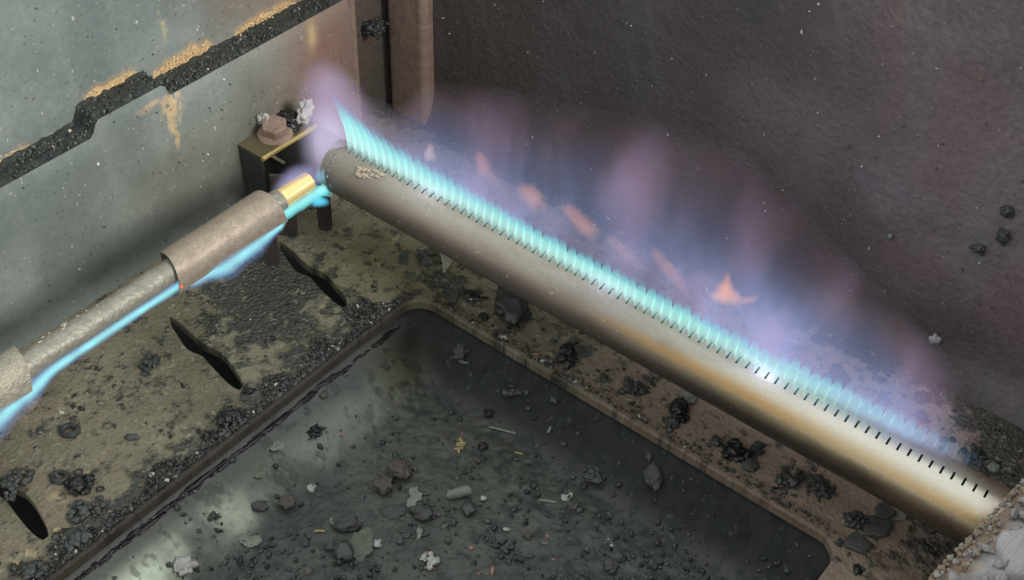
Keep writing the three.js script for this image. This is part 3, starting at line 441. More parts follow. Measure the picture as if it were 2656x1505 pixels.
  const blobPts = (x, y, w, h, k, tilt) => Array.from({ length: 18 }, (_, i) => { const a = i / 18 * 6.283, q = 0.55 + 0.9 * noise(Math.cos(a) * 1.6 + k * 9, Math.sin(a) * 1.6 + 30), px = Math.cos(a) * w * q, py = Math.sin(a) * h * q * (Math.sin(a) > 0 ? 1.4 : 0.8); return [x + px, y + py + tilt * px]; });
  wisp(blobPts(0.176, 0.0665, 0.0125, 0.006, 1, -0.25), 0.006, 0.24, [0.72, 0.3, 0.19], 0.086);
  wisp(blobPts(0.1515, 0.0668, 0.009, 0.0068, 2, -0.3), 0.006, 0.24, [0.68, 0.3, 0.22], 0.086);
  wisp(blobPts(0.128, 0.0685, 0.008, 0.006, 3, -0.2), 0.0055, 0.22, [0.66, 0.3, 0.24], 0.086);
  wisp(blobPts(0.0968, 0.063, 0.004, 0.004, 4, 0), 0.002, 0.36, [0.66, 0.45, 0.42], 0.086);
  wisp(blobPts(0.217, 0.066, 0.011, 0.006, 5, -0.5), 0.006, 0.22, [0.74, 0.33, 0.26], 0.086);
  wisp(blobPts(0.197, 0.064, 0.01, 0.0045, 6, -0.3), 0.005, 0.15, [0.66, 0.36, 0.34], 0.086);
  // flame round the closed end: a hazy violet bowl with a cyan curl below
  const lens = (name, c, U, Wv, ru, rw, thick, col, al, label) => { const n = new THREE.Vector3().crossVectors(U, Wv).normalize(); const half = (sg) => grid(32, 18, (a, v) => { const q = v, th = a * 6.28318, x = Math.cos(th) * q, y = Math.sin(th) * q, p = c.clone().addScaledVector(U, x * ru * (1 - 0.25 * y)).addScaledVector(Wv, y * rw).addScaledVector(n, sg * thick * Math.sqrt(1 - v * v * 0.999) + 0.12 * ru * x * y).sub(T0); return [p.x, p.y, p.z, [...col, al * ss(1, 0.1, q) * (0.6 + 0.8 * fbm(x * 1.4 + ru * 900, y * 1.1 + 4, 2))]]; }); const m = noShade(mesh(name, mergeGeometries([half(1), half(-1)]), glow, flame)); m.userData.label = label; };
  lens('end_flame', V(0.052, 0.058, 0.102), V(0.75, 0, -0.66).normalize(), V(-0.12, 0.97, -0.1).normalize(), 0.0135, 0.022, 0.003, [0.52, 0.47, 0.66], 0.44, 'violet haze round the closed tube end');
  lens('end_flame', V(0.0505, 0.077, 0.096), V(0.8, 0, -0.6), V(-0.1, 1, 0).normalize(), 0.017, 0.02, 0.003, [0.48, 0.38, 0.58], 0.3, 'pale violet haze rising above the tube end');
  lens('end_flame', V(0.0535, 0.0475, 0.1225), V(0.15, 0.15, -0.97).normalize(), V(-0.55, 0.8, 0.05).normalize(), 0.015, 0.0085, 0.002, [0.42, 0.4, 0.68], 0.4, 'violet haze bridging the gold lit pipe tip and the tube end');
  const ax = V(0.8, 0.1, -0.6).normalize();
  lens('flame_curl', V(0.0572, 0.0345, 0.1145), ax, V(-0.35, 0.9, -0.2).normalize(), 0.0052, 0.0032, 0.001, [0.12, 0.62, 0.86], 0.6, 'blue curl of flame under the tube end');
  lens('flame_curl', V(0.0568, 0.0385, 0.112), V(0.86, -0.25, -0.45).normalize(), V(0.1, 0.95, 0.2).normalize(), 0.0058, 0.0034, 0.001, [0.22, 0.8, 0.82], 0.62, 'cyan jet leaving the ports of the tube end');
  lens('flame_curl', V(0.0565, 0.0455, 0.1095), V(0.7, 0.5, -0.5).normalize(), V(-0.5, 0.85, 0).normalize(), 0.0062, 0.0045, 0.001, [0.3, 0.66, 0.78], 0.34, 'pale blue jet above the cyan one at the tube end');
  for (const [s, h] of [[0.04, 0.012], [0.13, 0.014], [0.2, 0.01]]) { const p = onTube(s, 0, TR).add(V(0, h, -0.004)).sub(T0), l = new THREE.PointLight(L(0.55, 0.6, 1), 0.0011); l.position.copy(p); l.shadow.radius = 0.25; l.castShadow = true; l.name = 'flame_light'; flame.add(l); }
}
{
  // the flame that runs along the carry-over pipe, bulging under the shield
  const o = pipeAt(0.2), g = thing('carryover_flame', 'ribbon of cyan flame along the underside of the carry-over pipe', 'flame', o.toArray());
  const zs = [0.31, 0.285, 0.268, 0.25, 0.22, 0.195, 0.185, 0.172, 0.158, 0.142, 0.137], wd = [0.010, 0.012, 0.0095, 0.0056, 0.0052, 0.0056, 0.007, 0.0105, 0.0095, 0.005, 0.002], off = [0.0075, 0.0095, 0.0072, 0.0042, 0.004, 0.0042, 0.0062, 0.0088, 0.0082, 0.0072, 0.0066];
  const look = (arr, z) => { let i = 0; while (i < zs.length - 2 && z < zs[i + 1]) i++; const k = clamp((zs[i] - z) / (zs[i] - zs[i + 1]), 0, 1), t = k * k * (3 - 2 * k); return lerp(arr[i], arr[i + 1], t); };
  const ribbon = (z0, z1, w, d, thick, colour, dens) => grid(18, 150, (a, v) => {
    const z = lerp(z0, z1, v), c = pipeAt((0.31 - z) / 0.196), th = a * 6.28318, W = w(z) * (1 + 0.12 * (noise(z * 140, 3) - 0.5)), cx = Math.cos(th) * W / 2;
    const dx = d(z) + cx * 0.62, dy = -0.0035 - (d(z) - 0.004) * 0.4 - cx * 0.78, e = Math.sin(th) * thick;
    return [c.x + dx + e * 0.78 - o.x, c.y + dy + e * 0.62 - o.y, c.z - o.z, [...colour(Math.cos(th), z), dens(Math.cos(th), z) * ss(0, 0.03, v) * ss(1, 0.97, v)]];
  }, null, true);
  noShade(mesh('inner_flame', ribbon(0.31, 0.137, (z) => look(wd, z) * (0.62 + 0.2 * noise(z * 120, 9)), (z) => look(off, z) * 0.93 + 0.0013, 0.0009, (x) => mix([0.12, 0.5, 0.74], [0.36, 0.88, 0.8], (1 - Math.abs(x)) ** 0.8), (x, z) => 0.62 * (0.6 + 0.7 * noise(z * 190, 6.5)) * (1 - 0.35 * ss(0.265, 0.29, z)) * Math.pow(1 - Math.abs(x), 1.1)), glow, g));
  noShade(mesh('outer_flame', ribbon(0.31, 0.139, (z) => look(wd, z) * 1.25, (z) => look(off, z) * 1.03, 0.0014, () => [0.26, 0.36, 0.75], (x, z) => 0.2 * Math.pow(1 - Math.abs(x), 0.8)), glow, g));
  // the straight jet beside the gold lit sleeve
  noShade(mesh('jet', ribbon(0.1385, 0.1115, () => 0.0052, (z) => 0.0048 + 0.0006 * noise(z * 300, 2), 0.0008, (x) => mix([0.14, 0.66, 0.7], [0.42, 0.9, 0.84], 0.5 - 0.5 * x), (x) => 0.66 * Math.pow(1 - Math.abs(x), 0.7)), glow, g));
}

// ---------------------------------------------------------------- loose pieces: char, flakes, shavings
const put = (name, geo, mat, label, cat, group) => { geo.computeBoundingBox(); const b = geo.boundingBox, c = V((b.min.x + b.max.x) / 2, b.min.y, (b.min.z + b.max.z) / 2); geo.translate(-c.x, -c.y, -c.z); const m = mesh(name, geo, mat); m.position.copy(c); return tag(m, label, cat, group); };
const onFloor = (geo, x, z, y = -0.0003) => { geo.computeBoundingBox(); return geo.translate(x, y - geo.boundingBox.min.y - 0.12 * (geo.boundingBox.max.y - geo.boundingBox.min.y), z); };
const inPan = (geo, x, z) => { geo.computeBoundingBox(); return geo.translate(x, panY(x, z) - geo.boundingBox.min.y - 0.15 * (geo.boundingBox.max.y - geo.boundingBox.min.y), z); };
let dSeed = 100;
function D(name, shape, mat, where, xm, zm, wm, dm, category, label) {
  const k = dSeed++, w = wm / 1000, d = dm / 1000 * 1.25, x = xm / 1000, z = zm / 1000, h = Math.min(w, d), m = M[mat], r = rng(k);
  let g;
  if (shape === 'ring') g = ringLump(Math.min(w, d) * 0.4, h * 0.15, k);
  else if (shape === 'lump') g = lump(w / 2, h * 0.32, d / 2, k, 0.42, 3, 1.9);
  else if (shape === 'boulder') g = lump(w / 2, h * 0.32, d / 2, k, 0.5, 4, 2.1);
  else if (shape === 'clump') g = clump(w * 1.05, h * 0.62, d * 1.05, k, 26, 0.55);
  else if (shape === 'heap') { const parts = []; const n = 46; for (let i = 0; i < n; i++) { const a = r() * 6.283, q = Math.pow(r(), 0.6), s = (0.0006 + 0.0016 * r() * r()) * (1.25 - 0.5 * q); const l = lump(s, s * 0.8, s * (0.7 + 0.6 * r()), k + i, 0.5, 2); l.rotateY(r() * 6).translate(Math.cos(a) * q * w / 2, s * 0.5 + (1 - q) * 0.0016, Math.sin(a) * q * d / 2); parts.push(l); } g = mergeGeometries(parts); }
  else if (shape === 'flake') { g = flake(w, d, k, 0.12 + 0.2 * r(), 0.0003, 0.4); g.rotateX((r() - 0.5) * 0.4).rotateZ((r() - 0.5) * 0.4); }
  else if (shape === 'slab') { g = flake(w, d, k, 0.02, 0.0014, 0.3); g.rotateX((r() - 0.5) * 0.25).rotateZ((r() - 0.5) * 0.3); }
  else if (shape === 'leaf2') { g = flake(w * 0.8, d, k, 0.35, 0.0003, 0.45); const t = flake(w * 0.3, d * 0.75, k + 0.5, 0.3, 0.0003, 0.3); t.rotateY(0.5).translate(-w * 0.3, d * 0.06, -d * 0.42); g = mergeGeometries([g, t]); g.rotateX(0.25); }
  else if (shape === 'flakes') { const parts = []; for (let i = 0; i < 7; i++) { const f = flake(w * (0.25 + 0.3 * r()), d * (0.2 + 0.3 * r()), k + i * 0.7, 0.3, 0.0003, 0.5); f.rotateX((r() - 0.5) * 1.2).rotateZ((r() - 0.5) * 1.2).translate((r() - 0.5) * w * 0.6, h * 0.1 * i / 3, (r() - 0.5) * d * 0.6); parts.push(f); } g = mergeGeometries(parts); }
  else if (shape === 'twig') { const up = d > w * 1.3, l = Math.max(w, d / 1.25), t = Math.min(0.0007, Math.max(0.00025, Math.min(w, d) * 0.32)); g = new THREE.TubeGeometry(new THREE.CatmullRomCurve3([V(-l / 2, 0, 0), V(-l * 0.1, t * 0.8, l * 0.06 * (r() - 0.2)), V(l / 2, 0.1 * t, l * 0.05)]), 12, t, 6); g.scale(1, 0.6, 1); g.rotateY(up ? Math.PI / 2 - 0.3 : (r() - 0.6) * 0.5); uvBy(g, (a, b, c) => [a * 60, c * 60]); }
  else if (shape === 'tube') { const a = grid(24, 6, (u, v) => { const th = u * 6.283, R = d * 0.27 * (1 + 0.15 * v); return [(v - 0.5) * w * (1 + 0.12 * Math.sin(th * 2)), Math.sin(th) * R, Math.cos(th) * R]; }, (u, v) => [u, v], true), b = grid(24, 6, (u, v) => { const th = u * 6.283, R = d * 0.27 * (1 + 0.15 * v) - 0.0004; return [(v - 0.5) * w * (1 + 0.12 * Math.sin(th * 2)), Math.sin(th) * R, Math.cos(th) * R]; }, (u, v) => [u, v], true); g = mergeGeometries([a, b]); g.rotateY(0.35); }
  for (const n of Object.keys(g.attributes)) if (!['position', 'normal', 'uv'].includes(n)) g.deleteAttribute(n);
  g.rotateY(0.649);
  put(name, where === 'p' ? inPan(g, x, z) : onFloor(g, x, z), m, label, category);
}
D('char', 'ring', 'char', 'f', 53.4, 251.6, 7.5, 6.9, 'char', 'black char ring with a hollow centre, nearest the carry-over pipe');
D('char', 'lump', 'charGrey', 'f', 44.3, 258.7, 2.8, 2.8, 'char', 'small grey char pebble just left of the hollow char ring');
D('pebble', 'lump', 'stone', 'f', 44.2, 261.7, 2.3, 2.3, 'pebble', 'tiny brownish pebble farthest left beside the char ring');
D('pebble', 'lump', 'slate', 'f', 74.3, 237.9, 5.3, 2.8, 'pebble', 'flat grey pebble lying alone between the vent slot and the pan lip');
D('char', 'ring', 'char', 'f', 69.3, 268.2, 7.0, 5.8, 'char', 'black char ring with a grey middle, above the big char heap');
D('char', 'ring', 'charGrey', 'f', 72.4, 261.9, 3.7, 4.9, 'char', 'narrow oval char loop touching the heap, right of the wider ring');
D('char', 'clump', 'charBlack', 'f', 78.2, 266.0, 10.3, 7.2, 'char', 'glossy black char clump under the narrow loop at the heap top');
D('char', 'ring', 'char', 'f', 85.1, 261.7, 3.0, 3.6, 'char', 'smallest char ring, right of the glossy clump');
D('char_heap', 'heap', 'charGrey', 'f', 88.9, 271.2, 17.8, 11.3, 'char heap', 'broad heap of grey char crumbs on the floor by the pan lip');
D('char_heap', 'heap', 'charGrey', 'f', 59.2, 280.4, 12.7, 14.5, 'char heap', 'round char heap at the left edge beside the lowest vent slot');
D('char', 'clump', 'charGrey', 'f', 97.9, 281.1, 8.7, 6.4, 'char', 'pale glinting char clump pressed against the pan lip');
D('char_heap', 'heap', 'char', 'f', 96.4, 299.9, 18.8, 7.4, 'char heap', 'dark char heap spread along the bottom left corner');
D('flake', 'flake', 'cream', 'f', 90.7, 283.0, 5.5, 3.5, 'flake', 'cream coloured flake, upper right of three by the lowest slot');
D('flake', 'flake', 'cream', 'f', 89.7, 296.1, 5.2, 3.4, 'flake', 'cream coloured flake at the tip of the lowest vent slot');
D('flake', 'flake', 'cream', 'f', 88.0, 302.0, 5.4, 3.4, 'flake', 'cream coloured flake, farthest down left of three');
D('pebble', 'lump', 'charGrey', 'f', 90.8, 285.8, 2.7, 2.7, 'pebble', 'dark pebble lying between two cream flakes');
D('char_heap', 'heap', 'char', 'f', 49.0, 208.2, 6.6, 9.9, 'char heap', 'loose dark char patch between the pipe and the middle vent slot');
D('char', 'clump', 'charBlack', 'f', 90.2, 192.1, 5.2, 3.3, 'char', 'shiny black bead cluster at the lower end of the middle vent slot');
D('char', 'clump', 'charBlack', 'f', 96.4, 208.0, 9.5, 6.4, 'char', 'black char knot on the pan lip below the middle vent slot');
D('leaf_scrap', 'leaf2', 'pale', 'f', 100.7, 80.7, 6.1, 9.8, 'leaf scrap', 'pale green curled leaf scrap beside the burner, largest leaf on the floor');
D('leaf_scrap', 'flake', 'leaf', 'f', 94.6, 97.0, 6.9, 6.9, 'leaf scrap', 'dull green leaf scrap left of the pale curled leaf');
D('crumb', 'lump', 'pale', 'f', 96.1, 93.9, 2.4, 4.0, 'crumb', 'tiny pale droplet shaped crumb on the dull green leaf scrap');
D('burnt_leaf', 'flakes', 'darkLeaf', 'f', 91.7, 84.6, 9.4, 13.5, 'burnt leaf', 'dark heap of burnt leaf behind the pale curled scrap');
D('flake', 'flake', 'slate', 'f', 116.3, 95.7, 6.0, 8.7, 'flake', 'grey upright flake by the corner of the pan opening');
D('burnt_leaf', 'flakes', 'charBlack', 'f', 124.4, 89.2, 12.7, 6.0, 'burnt leaf', 'black burnt leaf shred right of the grey flake at the pan corner');
D('leaf_scrap', 'flake', 'darkLeaf', 'f', 84.5, 90.7, 4.1, 7.8, 'leaf scrap', 'dark narrow leaf shadow scrap left of the leaf heap');
D('twig', 'twig', 'slate', 'f', 109.7, 89.3, 7.6, 1.0, 'twig', 'thin grey twig below the pale curled leaf');
D('splinter', 'twig', 'white', 'f', 97.7, 108.0, 2.0, 0.6, 'splinter', 'short white splinter by the pan corner');
D('char_lump', 'boulder', 'charGrey', 'f', 143.5, 86.8, 14.6, 16.2, 'char lump', 'big grey green char lump under the burner, largest lump on the floor');
D('char', 'clump', 'charBlack', 'f', 136.4, 96.6, 4.4, 3.2, 'char', 'black char tail stuck to the left of the big grey lump');
D('char', 'clump', 'charBlack', 'f', 177.7, 91.9, 7.4, 9.0, 'char', 'dark char clump beside a grey flake, below the middle of the burner');
D('flake', 'flake', 'slate', 'f', 182.1, 86.0, 7.5, 6.3, 'flake', 'grey flake leaning on the dark clump below the middle of the burner');
D('flake', 'flake', 'pale', 'f', 144.0, 98.6, 3.6, 1.5, 'flake', 'pale oblong flake right of the pan corner');
D('flake', 'flake', 'white', 'f', 150.4, 100.6, 3.4, 1.8, 'flake', 'whitish chip with a notch on the lip right of the pan corner');
D('shaving', 'twig', 'pink', 'f', 166.8, 99.7, 3.7, 1.4, 'shaving', 'pinkish shaving on the tan floor strip between pan and burner');
D('grain', 'lump', 'white', 'f', 171.8, 100.8, 2.1, 1.2, 'grain', 'white grain just below the pinkish shaving on the floor strip');
D('pebble', 'lump', 'stone', 'f', 160.7, 98.5, 1.9, 2.2, 'pebble', 'pale pebble above the pinkish shaving');
D('nodule', 'lump', 'charGrey', 'f', 161.7, 93.7, 2.0, 1.7, 'nodule', 'dark nodule above the pale pebble on the floor strip');
D('nodule', 'lump', 'charGrey', 'f', 168.4, 89.1, 2.2, 2.0, 'nodule', 'dark nodule right of two others above the pinkish shaving');
D('lump', 'lump', 'slate', 'f', 175.3, 83.1, 4.4, 3.0, 'lump', 'grey lump touching the burner shadow');
D('char_lump', 'clump', 'charGrey', 'f', 209.6, 90.6, 8.6, 8.2, 'char lump', 'grey char lump with a white crumb, second along the strip from the pan corner');
D('crumb', 'lump', 'white', 'f', 209.1, 85.2, 1.5, 1.5, 'crumb', 'white crumb on top of the grey char lump');
D('lump', 'lump', 'pale', 'f', 230.4, 79.2, 6.6, 5.6, 'lump', 'pale silvery lump under the burner in the middle of the strip');
D('char', 'clump', 'charBlack', 'f', 231.5, 88.0, 9.7, 7.8, 'char', 'glossy black char clump just below the silvery lump');
D('char', 'clump', 'charGrey', 'f', 232.6, 95.5, 6.4, 5.1, 'char', 'grey char crumble between the glossy clump and the pan lip');
D('nodule', 'lump', 'charGrey', 'f', 252.2, 92.2, 4.4, 4.1, 'nodule', 'round dark nodule left of the shiny black clump on the strip');
D('char', 'clump', 'charBlack', 'f', 261.2, 91.6, 9.4, 8.2, 'char', 'shiny black clump with spikes midway along the right floor strip');
D('char', 'clump', 'char', 'f', 266.9, 85.2, 5.7, 6.3, 'char', 'small black crumb pile touching the burner, right of the spiky clump');
D('pebble', 'lump', 'slate', 'f', 268.7, 94.5, 6.5, 4.4, 'pebble', 'grey brown pebble below the spiky black clump');
D('char_heap', 'heap', 'charGrey', 'f', 284.3, 90.5, 11.7, 11.7, 'char heap', 'large grey char heap, left half of the biggest pair near the burner tail');
D('char_heap', 'heap', 'charGrey', 'f', 294.8, 86.2, 11.7, 10.5, 'char heap', 'large grey char heap, right half of the biggest pair near the burner tail');
D('char_heap', 'heap', 'charGrey', 'f', 313.2, 90.7, 9.6, 5.7, 'char heap', 'low crumbly char patch left of the slate flakes');
D('flake', 'slab', 'slate', 'f', 318.2, 99.8, 8.9, 7.1, 'flake', 'slate grey flake, lowest of three overlapping ones by the burner tail');
D('flake', 'slab', 'slate', 'f', 321.1, 89.3, 11.4, 7.2, 'flake', 'slate grey flake, middle of three overlapping ones by the burner tail');
D('flake', 'slab', 'slate', 'f', 319.6, 81.0, 7.9, 6.7, 'flake', 'slate grey flake, topmost of three, partly under the burner');
D('flake', 'flake', 'pale', 'f', 323.9, 78.4, 5.1, 6.0, 'flake', 'pale grey flake leaning on the burner at the slate flakes');
D('splinter', 'twig', 'pink', 'f', 317.9, 116.4, 4.3, 0.7, 'splinter', 'thin pink splinter right of the pan corner at the bottom');
D('nodule', 'lump', 'charBlack', 'f', 323.8, 110.7, 3.5, 3.5, 'nodule', 'black nodule on the brown floor at the bottom edge');
D('char', 'clump', 'char', 'f', 313.1, 104.5, 3.3, 2.7, 'char', 'small black char spot between pan end and slate flakes');
D('char', 'clump', 'charGrey', 'f', 272.7, 29.5, 7.4, 8.0, 'char', 'grey char clump behind the burner under the cyan flame');
D('char', 'clump', 'charGrey', 'f', 293.1, 27.4, 4.6, 5.6, 'char', 'dark char nugget alone behind the burner');
D('char', 'clump', 'char', 'f', 305.2, 16.3, 5.9, 5.9, 'char', 'scattered black char group behind the burner, right of the nugget');
D('char', 'clump', 'charGrey', 'f', 309.6, 26.4, 5.2, 3.9, 'char', 'grey char bit between the black group and the orange fragment');
D('fragment', 'lump', 'orange', 'f', 311.6, 31.7, 2.8, 2.6, 'fragment', 'bright orange fragment behind the burner');
D('bead', 'lump', 'charBlack', 'f', 321.8, 31.9, 2.3, 2.3, 'bead', 'black bead, leftmost of three in a row behind the burner');
D('bead', 'lump', 'charBlack', 'f', 324.3, 29.8, 2.6, 2.3, 'bead', 'black bead, middle of three in a row behind the burner');
D('bead', 'lump', 'charBlack', 'f', 330.3, 32.2, 2.5, 2.3, 'bead', 'black bead, lowest and rightmost of three behind the burner');
D('nugget', 'lump', 'pale', 'f', 343.5, 34.0, 4.4, 4.0, 'nugget', 'round pale grey nugget behind the burner tail');
D('char', 'clump', 'char', 'f', 335.4, 31.1, 5.7, 7.0, 'char', 'dark char clump behind the burner, left of the pale nugget');
D('char', 'lump', 'charBlack', 'f', 247.0, 27.9, 6.4, 4.1, 'char', 'black wedge of char behind the flame, right of the orange wisp');
D('nodule', 'lump', 'charGrey', 'f', 234.4, 19.6, 2.5, 2.5, 'nodule', 'dark nodule behind the flame below the orange wisp');
D('stone', 'boulder', 'stone', 'p', 151.4, 168.7, 9.2, 7.9, 'stone', 'brown grey stone, upper half of the largest in the pan');
D('stone', 'boulder', 'stone', 'p', 152.0, 178.5, 7.2, 6.2, 'stone', 'brown stone touching the lower left of the largest stone in the pan');
D('flake', 'flake', 'pale', 'p', 164.2, 174.1, 4.9, 7.8, 'flake', 'pale ragged flake right of the brown stones in the pan');
D('chip', 'tube', 'pale', 'p', 177.1, 161.8, 9.1, 5.9, 'chip', 'hollow whitish tube shaped chip in the middle of the pan');
D('grain', 'lump', 'white', 'p', 186.1, 156.7, 2.6, 1.7, 'grain', 'white seed shaped grain right of the hollow chip');
D('nodule', 'lump', 'charGrey', 'p', 185.3, 164.9, 5.5, 4.8, 'nodule', 'rounded dark nodule below the hollow chip');
D('nodule', 'lump', 'slate', 'p', 172.3, 178.3, 8.0, 5.5, 'nodule', 'grey knobbly nodule below the pale ragged flake');
D('flake', 'slab', 'slate', 'p', 163.1, 184.9, 8.7, 6.1, 'flake', 'dark slate flake left of the knobbly nodule');
D('leaf_scrap', 'flake', 'leaf', 'p', 164.3, 204.6, 8.8, 11.9, 'leaf scrap', 'large grey green leaf flake in the lower left of the pan');
D('lump', 'boulder', 'charGrey', 'p', 161.9, 212.4, 8.1, 7.5, 'lump', 'rough grey lump left of the large leaf flake');
D('stone', 'boulder', 'slate', 'p', 153.3, 201.8, 10.2, 5.7, 'stone', 'broad grey stone above the large leaf flake');
D('flake', 'flake', 'pale', 'p', 148.0, 203.1, 5.1, 3.8, 'flake', 'pale broken flake on the upper left of the broad grey stone');
D('pebble', 'lump', 'slate', 'p', 155.7, 212.7, 4.7, 3.8, 'pebble', 'grey pebble left of the rough lump in the pan');
D('splinter', 'twig', 'yellow', 'p', 146.8, 210.2, 3.8, 1.4, 'splinter', 'orange yellow splinter in the left part of the pan');
D('sliver', 'twig', 'pale', 'p', 169.7, 123.6, 12.3, 1.9, 'sliver', 'long pale sliver in the upper middle of the pan');
D('crumb', 'clump', 'yellow', 'p', 160.7, 141.4, 3.0, 4.7, 'crumb', 'yellow crumb cluster above the hollow chip');
D('splinter', 'twig', 'yellow', 'p', 182.3, 128.7, 3.0, 1.3, 'splinter', 'yellow splinter below the long pale sliver');
D('sliver', 'twig', 'pale', 'p', 206.8, 140.9, 7.1, 1.9, 'sliver', 'pale sliver beside the white chip on the right of the pan');
D('chip', 'flake', 'white', 'p', 211.4, 133.9, 4.2, 4.3, 'chip', 'bright white chip on the right of the pan');
D('char', 'clump', 'charGrey', 'p', 213.9, 120.4, 7.3, 7.9, 'char', 'glinting grey char lump right of the white chip');
D('crumb', 'clump', 'charGrey', 'p', 165.0, 111.5, 6.9, 4.8, 'crumb', 'glossy grey crumb below the back slope of the pan');
D('flake', 'flake', 'pale', 'p', 137.9, 111.3, 6.3, 1.8, 'flake', 'thin pale flake at the top of the pan');
D('lump', 'clump', 'slate', 'p', 135.0, 109.5, 6.0, 6.0, 'lump', 'grey lump near the top of the pan above the thin flake');
D('curl', 'twig', 'pale', 'p', 187.8, 115.3, 2.2, 4.7, 'curl', 'short curved pale curl right of the long sliver');
D('nodule', 'lump', 'charGrey', 'p', 183.7, 107.3, 4.3, 3.8, 'nodule', 'grey nodule high on the back slope of the pan');
D('stone', 'boulder', 'slate', 'p', 237.1, 111.7, 6.5, 10.4, 'stone', 'upright grey stone near the right slope of the pan');
D('pebble', 'lump', 'slate', 'p', 244.8, 150.5, 5.6, 4.0, 'pebble', 'round grey pebble at the bottom right of the pan');
D('shaving', 'twig', 'pink', 'p', 190.3, 196.1, 6.5, 1.5, 'shaving', 'longest pink shaving, at the bottom of the pan');
D('chip', 'flake', 'pink', 'p', 185.6, 191.0, 2.0, 2.0, 'chip', 'small pink chip above the longest pink shaving');
D('chip', 'flake', 'pink', 'p', 208.8, 184.7, 3.5, 1.6, 'chip', 'square pink chip at the bottom edge, left of the upright one');
D('chip', 'slab', 'pink', 'p', 211.0, 181.4, 1.6, 3.7, 'chip', 'upright pink chip at the bottom edge');
D('splinter', 'twig', 'pink', 'p', 218.6, 158.0, 2.4, 1.1, 'splinter', 'pink splinter in the lower right of the pan, uppermost');
D('splinter', 'twig', 'pink', 'p', 225.8, 162.0, 2.5, 1.1, 'splinter', 'pink splinter in the lower right of the pan, lowest');
D('splinter', 'twig', 'pink', 'p', 121.9, 172.4, 3.5, 0.9, 'splinter', 'reddish splinter high on the left of the pan');
D('grain', 'lump', 'pink', 'p', 197.9, 178.4, 1.8, 1.5, 'grain', 'pale pink grain in the lower middle of the pan');
D('pebble', 'lump', 'white', 'p', 168.8, 200.3, 3.5, 3.0, 'pebble', 'shiny whitish pebble right of the large leaf flake');
D('lump', 'clump', 'ash', 'p', 190.0, 193.1, 6.2, 4.7, 'lump', 'whitish lump behind the longest pink shaving');
D('crumb', 'clump', 'stone', 'p', 211.3, 159.5, 3.5, 3.2, 'crumb', 'knobbly brown crumb in the lower middle of the pan');
D('nodule', 'lump', 'stone', 'p', 108.4, 167.1, 3.5, 3.3, 'nodule', 'orange brown nodule at the top left of the pan');
D('crumb', 'clump', 'charGrey', 'p', 184.0, 174.2, 3.2, 4.5, 'crumb', 'grey crumb pair below the rounded dark nodule');
D('leaf_scrap', 'flake', 'darkLeaf', 'p', 173.6, 188.4, 5.7, 3.8, 'leaf scrap', 'dark leaf curl left of the lower middle of the pan');
D('flake', 'flake', 'pale', 'p', 177.5, 186.1, 2.5, 3.8, 'flake', 'small pale flake beside the dark leaf curl');
D('flake', 'flake', 'slate', 'p', 230.5, 106.6, 2.9, 5.2, 'flake', 'grey narrow flake above the upright grey stone');
D('crumb', 'clump', 'charBlack', 'p', 169.0, 136.2, 4.0, 3.4, 'crumb', 'black crumb left of the yellow splinter');
D('crumb', 'clump', 'charBlack', 'p', 160.4, 121.3, 4.1, 4.1, 'crumb', 'black crumb above the long pale sliver');
D('crumb', 'clump', 'charBlack', 'p', 116.2, 181.4, 4.0, 7.9, 'crumb', 'black crumb string beside the reddish splinter');
D('leaf_scrap', 'flake', 'pale', 'p', 110.5, 199.1, 9.1, 4.5, 'leaf scrap', 'pale leaf scrap, upper of two on the left pan slope');
D('leaf_scrap', 'flake', 'leaf', 'p', 114.1, 210.8, 12.1, 5.4, 'leaf scrap', 'brown green leaf scrap, lower of two on the left pan slope');
D('flake', 'flake', 'pale', 'p', 129.2, 231.8, 9.4, 5.3, 'flake', 'pale cup shaped flake in the left of the pan');
D('lump', 'boulder', 'ash', 'p', 123.0, 256.7, 7.9, 6.1, 'lump', 'large whitish lump at the bottom left of the pan');
D('stone', 'boulder', 'stone', 'p', 128.1, 210.0, 7.1, 5.1, 'stone', 'brown stone on the left of the pan');
D('stone', 'lump', 'slate', 'p', 123.9, 219.1, 6.3, 4.4, 'stone', 'grey stone left of the brown stone in the pan');
D('char', 'clump', 'charGrey', 'p', 116.3, 236.2, 5.6, 2.5, 'char', 'glinting char strip at the foot of the left pan slope');
D('crumb', 'clump', 'ash', 'p', 130.0, 198.1, 3.9, 2.6, 'crumb', 'white glinting crumb in the left of the pan');

// crumbs nobody could count, each kind one object
function scatter(name, label, category, mat, n, seed, size, place, tone) {
  const geo = lump(1, 0.75, 1, seed, 0.5, 1), im = new THREE.InstancedMesh(geo, mat, n), r = rng(seed), q = new THREE.Quaternion(), m4 = new THREE.Matrix4(), c = new THREE.Color();
  let k = 0, tries = 0;
  while (k < n && tries++ < n * 60) {
    const p = place(r); if (!p) continue;
    const s = size(r) * (p[3] ?? 1); q.setFromEuler(new THREE.Euler(r() * 6, r() * 6, r() * 6));
    m4.compose(V(p[0], p[1], p[2]), q, V(s * (0.6 + 0.9 * r()), s * (0.6 + 0.5 * r()), s * (0.6 + 0.9 * r()))); im.setMatrixAt(k, m4);
    const t = tone(r); im.setColorAt(k, c.setRGB(t[0], t[1], t[2])); k++;
  }
  im.count = k; im.name = numbered(name); im.castShadow = im.receiveShadow = true; im.userData.kind = 'stuff'; scene.add(im); return tag(im, label, category);
}
const crumbMat = std({ color: 0xffffff, roughness: 0.5 });
const inHole = (x, z) => x > 0.102 && x < 0.317 && z > 0.102;
const charTone = (r) => { const b = r(), t = 0.02 + 0.09 * b * b; return b > 0.97 ? [0.5, 0.5, 0.45] : [t, t * 1.06, t * 0.98]; };
const power = (lo, hi, e) => (r) => lo + (hi - lo) * Math.pow(r(), e);
